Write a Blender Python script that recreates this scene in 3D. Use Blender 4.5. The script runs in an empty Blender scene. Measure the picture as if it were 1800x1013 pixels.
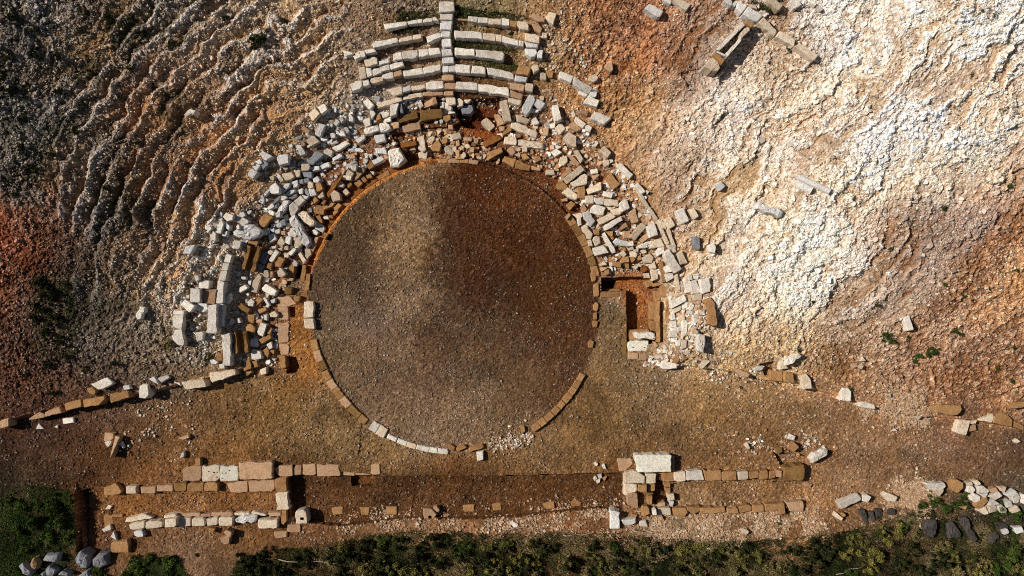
import bpy, math, random
import numpy as np
from mathutils import Vector

# survey of the stones, traced from the photograph; #T is the offset and scale of a tile, @ opens a row or a loose set
DATA = """
#T 560 0 .14806
@stair stair_block .35 stair of stacked blocks splitting the seat rows
w 1432 15 1608 12 1612 130 1432 150
w 1445 155 1600 160 1590 235 1445 225
g 1440 235 1590 240 1575 355 1440 345
g 1450 365 1570 365 1560 440 1455 440
g 1455 455 1570 450 1575 550 1460 560
g 1460 580 1580 570 1590 655 1460 660
g 1465 680 1600 670 1610 745 1470 755
g 1470 780 1540 775 1540 850 1475 855
g 1545 780 1620 770 1620 850 1545 850
p 1460 885 1610 880 1605 955 1465 955
@row seat_block .4 topmost seat row left of the stair
w 765 285 1045 245 1055 295 790 345
w 1050 255 1165 230 1175 275 1070 290
w 1170 230 1228 220 1235 265 1178 275
w 1236 218 1350 212 1352 258 1240 268
w 1355 200 1375 195 1432 245 1358 242
@row seat_block .4 second seat row left of the stair
w 635 500 930 440 955 495 655 568
c 950 455 1110 420 1122 470 955 500
c 1118 412 1222 402 1228 455 1125 470
w~ 1275 430 1435 380 1462 435 1290 510
@row seat_block .4 third seat row left of the stair
w 280 595 400 620 410 640 325 660
w 400 650 480 605 502 680 430 705
w 485 605 545 595 560 665 505 685
w 548 590 650 570 690 610 565 640
w~ 885 640 985 615 995 700 885 722
w~ 990 610 1180 585 1190 680 998 700
w~ 1185 590 1298 572 1308 655 1192 676
w~ 1305 572 1430 560 1462 635 1315 658
@row seat_block .35 fourth seat row left of the stair
c 535 710 690 660 705 760 560 795
g 710 730 835 690 840 735 712 775
c 475 800 545 785 575 920 485 945
w 555 805 620 795 635 890 580 920
w 635 815 715 800 750 860 645 900
w~ 725 795 835 755 850 825 720 855
w~ 840 760 990 720 1018 780 855 825
@row seat_block .4 fifth seat row left of the stair
w 752 880 885 850 895 920 765 945
p 895 850 985 825 998 890 900 915
w~ 1000 838 1225 798 1245 880 1010 910
w 1240 795 1450 760 1458 830 1248 878
#T 780 0 .14806
@row seat_block .4 topmost seat row right of the stair
p:.15 130 215 285 225 285 245 130 238
w 290 185 410 195 395 265 285 245
w 412 200 530 208 520 275 400 265
c 530 212 690 222 680 295 525 278
w 692 210 785 225 780 305 688 295
o 790 240 875 250 865 325 785 305
c 880 245 985 260 1010 300 1005 360 872 330
@row seat_block .42 second seat row right of the stair
w 125 358 460 375 468 460 130 440
c 472 385 625 395 620 485 470 465
c 628 400 690 410 685 495 622 485
w~ 690 418 890 475 890 545 688 500
w 895 475 950 490 945 550 893 545
c 970 380 1140 430 1130 510 960 475
g 965 500 1120 520 1115 565 990 555
@row seat_block .45 third seat row right of the stair
w~ 135 562 375 580 368 665 130 652
w~ 380 582 700 610 720 640 705 715 378 675
g 960 570 1100 580 1110 630 1060 690 980 640
g 1115 595 1180 590 1165 690 1110 680
@row seat_block .42 fourth seat row right of the stair
w 140 760 320 768 318 868 140 855
w 332 775 495 790 500 875 325 868
w 510 795 825 855 842 945 520 880
g 845 880 1000 915 985 975 840 960
o:.55 890 770 1035 800 1020 900 850 875 |ochre block tipped on the end of the fourth seat row|ochre block on the fourth row
c 1040 780 1120 765 1140 820 1070 870
@loose rubble .25
p 1030 190 1075 155 1210 220 1190 260 1100 245 |pinkish wedge-shaped rock above the right end of the seats|pinkish wedge rock
c 1220 180 1250 135 1335 165 1300 290 1220 215
p 1050 285 1130 275 1170 330 1150 390 1080 350
c 1160 380 1230 390 1225 450 1180 440
c 1140 850 1220 870 1215 945 1150 930
o 1230 840 1300 850 1290 920 1240 910
#T 540 120 .17765
@row seat_block .4 fifth seat row, ragged left end
w 425 150 540 118 552 190 448 225
w 545 115 605 103 625 160 558 185
c 620 100 750 70 758 125 630 158
@row seat_block .38 sixth seat row left of the stair
c~ 790 215 940 170 945 250 860 270
g 940 190 1022 165 1028 215 948 240
c 1030 175 1168 155 1172 200 1032 222
w 1172 135 1345 122 1348 200 1180 212
p 1352 142 1480 142 1478 206 1352 206
@row seat_block .25 lowest seat row under the stair foot
c 680 345 935 275 945 320 690 395
c 945 268 1138 232 1142 278 948 315
p 1140 230 1345 218 1348 262 1145 275
p 1350 212 1445 212 1445 270 1350 268
@row seat_block .42 lowest seat row right of the stair foot
#T 760 120 .17765
w 235 125 455 140 448 215 232 205
w 458 150 755 195 765 270 455 225
p 770 140 920 160 905 230 765 200
c 925 145 1005 150 990 235 920 215
p 770 215 895 250 885 305 775 285
c 750 290 880 310 875 370 745 330
#T 540 120 .17765
@loose rubble .28
w 555 335 600 295 660 360 620 405 |white squared block tipped below the fifth row's ragged end|tipped white block
c 8 450 75 395 130 450 60 515 |left of two joined pale blocks alone on the upper left slope|joined pale pair
w 100 385 165 350 210 405 140 450
g:.4 110 545 175 555 130 675 80 650 |upright grey block leaning at the heap's upper left edge|leaning grey block
w:.45 822 355 905 340 880 460 822 475 |large white upright block under the lowest seat row|large upright white block
b 908 345 935 350 950 440 915 440
w 738 435 805 425 810 480 745 490
w 750 495 825 480 832 525 758 540
w 620 425 650 415 675 445 640 500
w 545 500 615 485 630 560 575 575
o 675 460 720 450 730 500 680 520
w 410 460 430 445 455 490 450 525 415 520
g 260 540 295 500 320 535 290 570
g 320 500 345 475 360 510 335 540
g 365 590 395 580 415 620 395 645
w~:.4 555 600 690 550 712 625 580 660 |rough white bar stone fallen above the red pit|rough white bar
w~:.4 712 548 810 530 828 605 718 625
p:.3 825 535 905 530 905 585 832 600
w 485 700 560 655 578 685 505 740
w:.25 250 780 385 715 420 745 300 820 |broad flat white slab in the upper left heap|broad white slab
w 165 810 205 790 255 820 235 880 170 850
g 245 890 325 840 350 870 260 920
g 80 940 130 910 150 935 90 960
g 130 955 210 925 228 970 140 1000
w 1090 340 1125 310 1150 370 1120 392
p 1155 345 1255 285 1290 345 1165 390 |pinkish grey block tilted below the lowest seat row|tilted pinkish block
w 1313 340 1351 330 1351 390 1315 385
c 1085 690 1155 660 1175 800 1145 830 1095 790 1105 745 |tall pale waisted rock above the orchestra top|pale waisted rock
c 1100 835 1195 815 1180 900 1105 880
c 1185 725 1230 665 1265 680 1235 745
o:.45 1215 775 1290 705 1325 750 1310 820 1240 810 |faceted tan boulder beside the pale waisted rock|faceted tan boulder
g 650 660 765 650 775 720 690 740
g 660 790 770 780 790 850 690 840
g 640 915 735 865 765 900 665 955
o 590 960 640 915 665 965 615 1000
w 565 840 600 835 600 885 575 890
w 600 850 645 845 630 900
p 400 860 460 845 480 890 420 895
w 430 965 480 960 475 1005 440 1005
c 500 1000 545 970 570 1000 540 1013
g 230 640 270 640 280 685 235 690
g 130 690 190 670 200 710 150 720
g 200 710 250 700 240 740 200 745
g 300 640 360 620 380 665 330 670
w 225 740 290 710 300 735 240 755
w~:.6 795 835 850 795 915 785 965 900 915 955 830 975 |big pitted white boulder on the orchestra's upper left rim|big pitted boulder
@row wall_block .3 ochre retaining course behind the red pit
y 905 475 1090 425 1098 490 915 540
y 1115 410 1335 395 1340 490 1120 520
p 935 570 1115 520 1125 600 945 640
r 920 740 1080 710 1088 760 930 790
#T 760 120 .17765
@loose rubble .25
p 0 290 30 285 50 345 0 365
c 130 285 225 285 235 350 150 365
c:.35 235 300 270 290 305 320 300 370 245 375
c 310 300 350 282 380 310 350 345 315 335
w 75 335 110 330 195 385 175 415 80 375
b:.5 285 400 320 365 390 365 408 410 380 450 300 445 |round blue-grey boulder on the dark red hollow's edge|blue-grey boulder
w 180 395 230 440 150 450
o 105 470 180 460 185 500 140 530 110 505
c 170 650 275 635 290 690 200 710
p 310 680 390 685 388 720 310 712
p 410 690 460 690 450 740 415 740
c 120 790 150 765 225 825 190 865 130 830
p 225 805 270 805 265 875 235 875
p 180 715 225 720 215 755 185 750
o 95 690 150 690 150 740 100 745
p 230 720 265 710 270 760 235 770
p 370 780 415 780 410 830 375 830
p 155 560 200 560 205 605 160 600
w 40 610 90 615 60 655
c:.35 480 525 540 485 620 570 565 620 |tan squared block alone in the dark red hollow|tan block in the hollow
c:.35 665 330 735 310 785 515 710 525 |long pale block standing on end right of the dark hollow|long pale block
p 615 455 665 460 715 545 645 570 635 520
o 740 590 770 560 790 610 700 660 690 640
c 640 645 695 640 700 680 655 690
p 665 575 715 575 710 615 670 620
r:.35 500 725 650 660 690 700 530 775 |rust-brown slab edge-on above the orchestra's top rim|rust-brown slab
o:.3 552 830 680 780 695 825 575 895
p 520 810 570 780 580 800 530 825
g:.5 960 265 1005 280 1020 320 940 455 885 430 890 385 |grey bolster-shaped boulder below the seats' right end|grey bolster boulder
g:.3 1020 290 1120 340 1070 410 1010 360
g 970 390 1055 410 1040 435 965 425
c 835 460 970 505 945 545 840 525
c 790 520 955 580 945 655 780 590 |long cream bar stone across the upper right heap|long cream bar
c 958 592 1045 630 1030 680 945 655
c 715 675 825 675 840 760 710 745
c~ 850 698 1085 735 1095 800 848 765 |rough cream beam lowest of three parallel bars|rough cream beam
w 980 515 1020 475 1060 545 1010 555
w:.55 1183 370 1240 360 1280 500 1220 525 |bright white upright block at the right heap's top edge|bright white upright block
c 1215 590 1270 530 1320 595 1270 650
w 1180 830 1225 795 1280 830 1215 875
c 1265 880 1330 870 1340 920 1300 960 1255 935
o:.2 690 910 720 870 830 900 800 975 |left of two joined orange slabs on the orchestra's upper rim|joined orange slabs
o:.2 815 985 835 905 975 960 955 1013
p 740 805 790 770 830 830 790 860
p 800 850 870 835 870 880
o 875 850 920 845 965 890 900 905
c 890 785 940 780 935 825 900 820
o 1005 870 1060 865 1080 905 1020 935
p 980 960 1075 990 1060 1013 985 1000
p 1095 590 1150 585 1145 665 1095 655
w 1160 550 1215 540 1215 590 1180 590
c 1170 760 1200 750 1210 800 1175 800
#T 960 80 .17765
@loose rubble .3
w:.4 145 255 270 300 250 365 125 310 |upper left block of the short stepped row right of the seats|stepped row start
w:.4 280 310 460 410 420 475 255 375
w 470 410 525 450 465 435
g 435 455 505 455 500 495 470 510 430 490
w 330 445 410 485 390 505 320 475
w:.4 420 490 530 550 500 605 370 565
p:.35 590 190 650 165 665 230 640 260 580 220 |lone pinkish cube on the rusty slope right of the seats|lone pinkish cube
c 430 310 480 275 520 310 510 335 465 360 425 330
p 345 620 420 655 400 695 335 660
w:.4 490 650 645 715 570 775 440 720 |white oblong block at the slope's foot right of the heap|white oblong block
c 290 695 395 775 360 815 285 760
p 225 780 270 755 350 825 310 850 235 815
w 385 795 420 780 455 810 440 850 400 840
w 465 985 505 945 520 965 490 1000
c:.4 165 920 220 850 300 900 300 1000 260 1000 |cream five-sided block with a tan lower corner|five-sided cream block
#T 420 200 .17765
@loose rubble .32
g:.4 205 400 245 370 330 420 265 465 |uppermost of the grey blocks clustered left on the slope|grey block cluster
g 165 475 205 445 230 485 200 500
g 130 520 165 490 210 510 175 565
b 215 490 240 450 295 490 240 550
g:.4 85 600 125 540 185 575 135 640
w 120 490 140 475 150 495 130 505
g:.5 375 440 395 410 485 400 490 480 400 505 |grey-white cube standing between cluster and heap|grey-white cube
b 500 455 545 450 545 505 520 520 495 490
g 580 345 620 325 660 390 610 420
c 670 265 735 210 795 275 715 320
p 615 150 645 118 700 160 690 200
b:.45 670 465 770 365 845 400 725 500 |dark slate-coloured slab leaning in the left heap|dark leaning slab
c:.4 615 495 700 490 700 560 620 560 |pale square block left of the dark leaning slab|pale square block
g 705 520 790 510 800 555 720 565
c 425 595 520 575 550 630 440 660
c 550 565 600 555 600 620 565 625
c 390 645 425 625 440 665 410 670
b 625 580 720 565 725 635 650 625
b 640 640 690 635 690 680 650 680
g 525 670 580 650 585 720 535 725
b 590 655 635 645 640 690 600 690
g 410 750 460 690 510 690 500 720 420 785
g 735 640 775 615 800 650 785 680 740 675
c:.4 680 690 705 668 735 690 735 730 700 740 680 725 |round-topped pale stone in the middle of the left heap|round-topped pale stone
o:.4 755 690 805 680 830 745 770 770
g 690 745 745 735 765 800 710 815
b 650 760 665 735 700 800 690 820 655 790
g 590 750 630 735 630 790 595 790
g:.4 290 735 325 695 360 680 405 735 400 785 320 785 |five-cornered grey block on the left heap's outer edge|five-cornered grey block
g 250 790 290 735 300 760 260 815
g 465 790 490 760 550 750 545 775 490 815
w 410 820 450 785 475 830 440 855 412 845
b 495 830 570 785 575 820 530 845
b 330 880 400 800 420 820 340 905
g 275 935 330 880 350 915 300 950
b 340 900 370 880 375 925 350 935
g~:.5 365 970 440 860 495 850 470 940 400 1013 |large rough grey block slanting through the left heap|large rough grey block
w:.4 545 865 610 805 655 855 595 910
w:.4 495 920 545 870 600 915 540 1005 510 1010
g 620 800 690 820 660 850
c 775 820 830 765 840 820 800 835
o 730 845 755 820 790 855 745 890
c:.45 905 790 950 755 1000 790 1005 845 925 865 |five-sided tan boulder by the orange ring channel|tan channel boulder
c 955 720 990 650 1040 690 1030 725
c 1025 770 1060 730 1095 780 1060 810
o 1060 680 1110 680 1120 700 1080 735
o 1140 690 1190 640 1225 685 1180 730
o 1205 640 1240 620 1270 660 1240 685
c 1015 645 1045 605 1120 615 1105 655
c 1050 600 1085 550 1140 590 1120 610
p:.35 1115 640 1215 520 1250 560 1145 665 |long pinkish bar beside the ring channel's outer edge|long pinkish bar
c 1005 560 1050 550 1030 605
w 1110 515 1160 515 1155 565 1120 560
o 1250 600 1300 590 1320 630 1270 640
w 1300 570 1340 570 1330 605
r 860 790 1005 625 1020 640 875 830
o:.15 705 970 780 895 850 900 840 1000 |flat orange slab at the ring channel's lower end|flat orange slab
o 810 880 860 850 840 900
o 830 930 880 880 950 880 930 910 850 945
o 935 930 985 880 1015 905 960 970
#T 360 330 .17765
@loose rubble .32
w 170 290 210 245 285 275 270 320 215 330 |white broken slab at the far left of the heap|white broken slab
w 105 420 155 320 185 350 160 455 110 440
g 165 325 200 340 250 380 240 420 200 390
g 165 450 225 425 215 480 170 475
w 55 490 75 425 108 445 105 530 60 505
g 0 375 75 390 60 425 5 410
w 10 430 45 420 30 450
w 300 300 335 265 440 330 430 345 380 375 310 330
g~:.5 275 475 285 430 380 345 500 375 560 420 540 490 420 510 350 495 |largest grey conglomerate slab lying in the left heap|largest conglomerate slab
o 415 530 540 485 520 575 440 550
w 275 515 355 530 345 605 285 600
w 310 375 335 365 345 400 320 415
o:.4 530 345 590 250 665 285 590 395 |ochre squared block above the left heap's centre|ochre squared block
w 560 420 600 400 610 465 570 460
w 620 230 660 220 690 240 680 275 640 265
g 695 250 745 225 745 285 710 290
w 775 285 815 260 825 310 790 320
w 680 325 725 305 735 345 700 350
b 740 330 790 305 800 370 760 375
g 700 365 750 340 760 385 720 395
g 650 360 690 350 695 385 660 390
g 610 400 635 395 640 450 615 455
g 645 395 685 390 690 435 660 440
g 690 420 740 400 745 450 700 455
g 625 460 685 450 710 505 640 535
p 750 430 790 420 800 465 760 465
c 715 545 755 480 795 545 760 580
g 800 480 850 480 840 565 800 545
w 820 440 870 415 915 460 895 490 830 475
c~:.4 895 245 960 215 1090 315 1085 375 1040 370 920 285 |upper of two long rough beams crossing the left heap|upper rough beam
g~:.55 835 320 910 275 1050 545 990 585 |long grey beam crossing below the other in the left heap|long grey beam
g 1090 340 1120 330 1190 400 1160 440 1090 400
g 1055 425 1090 410 1125 445 1105 470 1065 450
c 890 500 935 490 960 560 920 600 885 580
p 1095 490 1130 490 1060 650 1040 600
c 985 600 1040 585 1055 650 1010 710 1000 680
w 810 650 880 590 905 610 855 670
c:.35 900 620 925 605 1005 715 980 750
c 780 640 830 660 825 690 785 680
c 605 640 650 610 680 635 650 665
w 630 715 700 610 735 640 670 740
o 690 750 735 680 795 705 755 780 690 780
o 615 790 630 740 665 750 650 805
c 575 880 585 820 630 815 630 890
p 645 830 670 825 670 885 650 885
c:.4 715 835 760 795 800 855 770 880 730 880 |rounded cream block left of the dark square shaft|rounded cream block
b:.25 545 640 600 635 625 670 590 750 535 740
b 525 750 580 770 560 840 530 820
w 660 580 705 570 700 595 670 600
c 720 600 765 590 760 625
c 785 580 820 570 825 610 790 615
y 540 600 590 480 612 490 560 610
w 115 690 145 670 150 720 125 715
g 360 880 405 880 405 905 365 905
o 1095 280 1140 270 1165 340 1150 355
w 1170 285 1215 275 1230 310 1180 310
o 1220 270 1265 270 1265 300 1230 300
o 1265 240 1320 190 1320 240 1280 270
o 1180 440 1225 455 1190 510
@row wall_block .2 ochre frame of the dark square shaft
o 805 885 850 700 890 735 870 895
o 855 690 890 672 960 730 955 768 895 735
o 935 1005 965 760 1005 770 980 1013
o 990 1013 1005 850 1045 850 1030 1013
@row seat_block .4 white block column left of the heap
w 205 655 270 660 250 740 185 735
w 180 740 245 745 228 820 160 815
w 155 820 225 820 205 920 140 915
#T 290 430 .17765
w 520 355 585 365 572 580 500 580
g 510 590 580 588 570 805 512 810
#T 290 430 .17765
@loose rubble .3
w:.6 435 600 510 595 505 870 415 865 |longest white block laid against the left block column|longest white left block
g:.35 180 85 210 15 290 0 280 40 245 95 |lone grey block on the bare left slope|lone grey slope block
w 335 355 445 360 435 435 335 430
w:.4 255 430 345 445 340 570 250 565
p:.3 365 450 500 445 490 585 400 580 |pinkish square slab left of the white block column|pinkish square slab
w 160 600 195 540 295 605 245 670
g:.2 270 580 415 585 420 635 375 670 290 645
w 290 305 330 305 335 345 305 360
w 210 500 240 495 240 530 210 530
w 85 650 190 655 185 692 80 688
w:.35 70 700 185 695 170 840 80 810 |upper of two big white slabs at the left group's edge|big white left slabs
w:.35 95 845 165 840 190 1000 130 995 70 930
w 310 870 375 865 370 945 310 945
w 300 815 330 805 330 840
w 720 465 735 425 800 395 820 430 750 470
w 585 580 605 520 635 485 650 530 620 580
c:.3 845 460 870 360 930 290 955 310 905 475
w:.4 960 430 1000 390 1110 455 1085 500 1050 500 960 450 |white wedge block left of the orchestra's west side|white wedge block
c 990 480 1030 490 1010 530
w 815 560 855 535 885 565 870 610 820 605
o 870 585 930 510 970 545 910 605
g 970 530 995 520 1035 600 1015 610
g 1045 550 1085 530 1090 570 1060 580
o 910 645 1000 615 1005 650 940 680
y 705 595 760 580 840 640 820 680 760 650
c 1035 680 1090 655 1115 690 1105 715 1045 715
g 980 700 1010 690 1010 750 980 745
o 820 690 890 700 870 780 825 760
o 795 820 840 780 895 830 880 885 810 860
p 895 745 960 735 960 780 910 780
w:.4 905 870 945 770 1005 790 975 910 910 880
o 1010 880 1020 795 1060 830 1045 880
o:.35 930 940 1040 885 1050 925 960 980
g 845 930 910 930 910 1013 840 1000
w 880 710 910 700 915 735 890 740
w 630 770 650 730 685 760 645 795
g 705 740 735 720 750 770 715 775
o 1280 510 1340 515 1320 570 1280 560
y 1185 420 1260 425 1250 490 1185 490
@row paving_slab .08 tan pavement strip left of the orchestra
p 1115 515 1240 510 1305 590 1220 610 1115 605
p 1115 610 1222 612 1225 745 1115 745
#T 340 520 .17765
p 835 265 945 270 940 460 840 465
p 840 475 930 470 950 500 945 580 870 585
@loose rubble .3
w:.5 290 385 360 380 365 690 290 680 |white standing block above the left retaining wall|white standing block
g 165 640 200 625 240 650 225 675 175 670
w 250 680 300 670 310 715 260 720
o 235 570 280 570 280 640 235 640
w:.4 575 530 665 550 670 620 580 640
o 680 550 720 505 750 550 740 610
w 720 480 770 455 785 510 750 530
o 755 540 800 535 790 580
o 490 640 560 625 575 720 500 740
o 500 750 570 735 575 760 520 795
o 580 650 630 640 640 700 590 715
c 655 735 720 700 725 765 670 785
o:.45 845 600 915 595 915 710 860 715 |upright ochre block beside the dark hole left of the orchestra|upright ochre block
w 770 620 815 620 800 645
@row kerb_stone .3 pale pair in the orchestra's left kerb
c 1095 60 1190 55 1185 215 1090 215
c 1090 225 1190 225 1205 330 1100 320
#T 0 620 .2368
@row wall_block .5 left retaining wall line
p 0 500 65 485 70 545 0 565
p 210 490 290 440 330 455 330 480 220 500
p 330 435 445 400 455 445 335 475
o 475 375 600 345 610 400 485 430
o 610 350 775 320 780 345 740 385 625 405
o 810 310 960 275 965 330 820 372
w 1035 250 1060 230 1100 240 1105 320 1080 342 1035 335
c 1345 215 1470 200 1520 195 1530 255 1370 270
#T 340 520 .17765
c 150 760 410 725 425 775 175 860
#T 0 620 .2368
@loose rubble .25
w:.3 680 230 790 185 840 230 735 275 |white parallelogram slab behind the left retaining wall|white parallelogram slab
o 650 265 690 255 710 290 690 315 655 300
g 1105 195 1145 175 1180 240
w 1175 190 1240 165 1255 185 1200 220
w 1290 215 1335 225 1340 245
w:.12 460 490 545 480 550 520 465 530 |flat white fragment on the path below the left wall|flat white fragment
w:.1 270 565 285 525 325 565
w:.1 400 550 425 535 430 560
p 775 595 840 600 835 650 775 655
p:.5 820 775 850 620 885 630 840 740 |thin leaning slab propped on the left path|thin leaning slab
w 775 660 830 655 800 710
g 880 680 900 660 920 710
p 1320 635 1395 610 1405 630 1360 645
g 1335 780 1360 730 1370 770
g 915 245 960 240 965 270 920 275
#T 0 800 .21025
@row wall_block .35 upper left stage wall
o 865 275 970 230 1020 300 1000 330 870 335
c 1050 260 1135 255 1140 320 1055 325
p 1175 265 1300 260 1300 320 1180 320
p 1310 250 1448 250 1448 302 1312 302
#T 280 790 .21025
y 122 285 228 280 230 345 122 350
o 235 285 372 278 372 350 235 352
o 378 280 488 272 488 348 378 350
p:.12 565 280 740 265 745 355 600 360
p:.12 745 262 965 255 968 350 750 352
@row paving_slab .25 slab course above the left stage wall
p 190 175 240 140 355 135 355 260 195 265 |orange slab with cut corners at the slab course's left end|orange corner-cut slab
c/ 358 135 505 135 505 265 358 265
l/ 508 138 655 135 665 235 650 265 508 265 |white slab with a row of dark clamp holes|white clamp-hole slab
p:.4 665 110 940 105 945 245 670 255 |biggest pinkish slab in the left stage foundations|biggest pinkish slab
p 970 155 1000 135 1115 135 1118 225 1010 225 975 200
p 1122 135 1192 128 1185 210 1125 215
p 1200 125 1310 122 1312 215 1200 215
p 1318 125 1505 125 1512 225 1320 225
#T 560 790 .21025
p:.15 175 130 310 127 305 220 185 220
p:.15 312 128 440 122 440 215 305 215
p:.15 440 122 512 118 515 205 440 210
#T 280 790 .21025
@row wall_block .4 right cross wall of the left stage room
o 970 240 1065 240 1065 355 975 360
c 970 365 1068 350 1080 500 985 505
#T 0 800 .21025
@row wall_block .28 back course of lower left stage wall
c 1040 560 1060 525 1210 490 1280 520 1100 558
c 1365 510 1470 485 1475 515 1380 530
#T 280 790 .21025
c 35 555 140 535 145 570 40 575
p 150 530 335 525 340 560 150 565
p 345 540 432 535 430 560 350 562
p 435 525 615 522 615 552 430 555
c 625 530 750 525 755 548 630 550
c 765 525 800 515 900 545 890 555 780 548
p 905 530 1015 525 1015 560 920 560
#T 0 800 .21025
@row wall_block .45 front course of the lower left stage wall
c 1080 575 1205 555 1210 615 1090 625
c 1215 560 1355 545 1365 600 1215 618
c 1380 560 1470 550 1475 600 1385 605
#T 280 790 .21025
c 45 585 140 575 145 645 50 655
c 150 575 265 570 265 640 155 650
c 272 570 378 570 380 640 275 645
c 395 580 488 568 490 635 400 640
c 495 565 612 560 615 635 497 640
g~ 625 565 815 550 800 610 640 620
c 815 590 985 585 990 655 830 665
@loose slab .3
o 1020 515 1060 510 1065 600 1040 630 1020 620
c^:.6 1135 510 1225 505 1240 620 1140 625 |pale cube with a square socket at the left stage corner|socketed pale cube
p:.1 1065 575 1115 570 1115 625 1068 625
p:.1 1070 630 1180 625 1180 690 1070 690
p:.1 955 690 1065 680 1068 735 965 740
o 410 655 470 660 450 700 415 690
p:.5 535 700 560 670 605 690 595 740 |upper half of a broken round stone below the left stage wall|broken round stone
p:.4 505 740 590 720 585 790 540 795 510 770
o 300 75 340 70 345 135 300 135
#T 0 800 .21025
w:.12 875 455 905 415 935 425 920 450
o:.15 870 500 1025 490 1035 630 870 610 |flat ochre slab at the left stage room's lower left corner|flat ochre corner slab
w 850 620 920 580 935 620 870 645
g 920 680 950 635 975 715
o:.3 930 730 1065 710 1080 815 930 815 |ochre block at the bottom left, alone below the stage wall|ochre bottom left block
g 1115 640 1190 630 1200 680 1130 690
@loose boulder .5
b 610 880 660 805 720 840 750 890 715 940 650 945 |left of two round grey boulders at the bottom left|left round grey boulder
b 765 890 810 825 885 820 895 905 840 945 780 940 |right one of two round grey boulders at the bottom left|right round grey boulder
b 350 890 390 830 490 835 470 900
b 150 930 190 905 265 990 250 1013 200 1000
b 370 960 410 925 470 970 440 1013 380 1010
b 480 1000 520 970 570 985 570 1013
p 245 885 280 860 320 900 300 960 255 940
b 640 1013 730 960 745 1013
b 330 1000 360 985 380 1013
#T 560 790 .21025
@row footing_stone .05 flush square footings in the stage trench
o 113 482 205 475 205 543 118 547
o 345 483 430 478 418 550 358 550
o 562 478 652 475 658 545 565 548
p^:.3 875 487 950 495 990 540 960 590 890 590 875 540
o 1205 470 1300 458 1302 520 1215 518
#T 860 790 .21025
o 25 455 95 445 105 505 30 510
o 450 450 545 430 550 490 470 500
o 680 445 720 405 770 440 770 470 690 478
@loose slab .15
#T 560 790 .21025
p:.4 950 485 990 475 1010 510 1000 530
#T 860 790 .21025
w 870 245 890 220 905 240 885 265 |leftmost of a small white stone pile on the stage trench edge|small white stone pile
w 905 215 940 205 945 240 915 245
w 895 260 930 245 925 275 905 285
p 945 235 985 225 965 265
w 940 130 965 120 980 165 955 160
w 875 115 900 105 910 130 890 140
p:.06 1065 75 1185 70 1200 115 1150 170 1085 180
g:.5 1015 515 1090 525 1090 665 1015 665 |grey upright block at the scrub's edge below the right stage|grey upright stage block
g:.35 1105 590 1225 575 1230 625 1130 635
w 1255 605 1310 595 1330 645 1260 645
w 170 615 200 600 240 625 235 655 205 650
o 1190 540 1240 545 1225 570 1195 565
#T 1140 760 .21025
l:.6 -114 188 190 185 195 330 -85 338 |largest white rectangular slab above the right stage wall|largest white slab
p:.3 198 200 220 205 220 320 200 325
#T 860 790 .21025
@row wall_block .4 left wall of the right stage room
c 1130 185 1210 180 1300 215 1300 285 1135 280
c 1305 205 1395 200 1390 285 1305 285
c 1130 285 1235 290 1235 355 1130 390
p 1150 375 1200 355 1240 365 1245 500 1155 460
o 1245 295 1320 295 1315 360 1245 350
o 1320 290 1390 290 1385 345 1330 350
o 1325 390 1365 390 1360 460 1325 460
o 1270 495 1290 470 1340 480 1340 540 1290 565
c 1365 505 1400 505 1395 550 1370 550
p 1410 450 1470 440 1475 470 1415 480
#T 1140 760 .21025
@row wall_block .38 upper wall of the right stage room
o 118 340 210 332 215 410 120 412
c 210 335 305 325 315 410 215 412
w 315 325 450 315 465 400 320 402
o 460 318 605 315 610 405 475 405
o 612 330 735 325 742 400 615 405
c 745 330 835 320 835 395 755 398
o 838 325 925 325 925 380 850 390
o 930 320 1000 315 1000 390 928 392
o 1008 330 1060 318 1060 380 1010 388
p 1062 315 1115 320 1115 375 1065 372
y:.55 1130 295 1305 275 1308 400 1200 405 1135 395
@row wall_block .3 lower wall of the right stage room
c 80 630 185 630 190 690 85 690
o 200 635 310 630 330 670 300 705 210 700
o 320 625 430 618 435 650 380 690 325 650
o 435 630 640 628 645 665 540 680 435 680
o 655 635 750 628 755 680 660 680
o 755 625 840 600 868 625 860 655 765 675
o 872 612 965 605 970 660 875 670
o 972 600 1140 590 1140 630 1085 655 975 660
o 1090 635 1140 630 1148 680 1095 685
p 1150 585 1295 575 1300 660 1180 655
@row wall_block .3 pier inside the right stage room
o 120 415 185 415 185 460 135 460
o 140 465 185 463 185 510 150 510
c:.45 165 520 215 515 220 565 175 570
g 175 575 215 575 205 620 180 620
@loose rubble .25
w 35 655 65 645 70 690 40 690
p 80 710 115 700 130 730 90 735
c 780 815 810 805 845 830 830 850 785 840
o:.4 1180 140 1220 80 1260 120 1215 165 |orange tilted block above the right stage wall's end|orange tilted block
w~:.45 1355 220 1380 190 1470 145 1500 150 1505 195 1400 245 1370 250 |big rough white rock right of the stage wall|rough white stage rock
w 1165 55 1190 15 1230 35 1215 65
p 1300 445 1340 425 1370 435 1350 460
#T 1460 800 .21026
@loose rubble .35
w:.4 65 400 230 325 265 375 100 450 |long white block at the scrub edge, bottom right|long white scrub block
w 270 340 310 330 340 350 310 395 270 385
c 440 335 470 310 560 350 545 390 480 380
w 795 235 950 230 970 265 940 290 840 295 |wide white stone left of the bottom right rock pile|wide white stone
c 865 295 950 285 945 310 910 345
o:.5 1012 245 1050 205 1105 230 1110 275 1065 315 1030 300 |rounded ochre boulder beside the bottom right rock pile|rounded ochre boulder
w 1145 265 1180 250 1215 290 1190 320 1150 310
w 1230 260 1270 255 1330 295 1315 320 1235 310
c 1190 215 1230 210 1260 240 1220 260
c 1135 230 1180 225 1190 250 1145 252
w 1175 345 1210 325 1260 345 1250 385 1210 395 1180 375
g 1250 325 1320 320 1290 360
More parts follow.
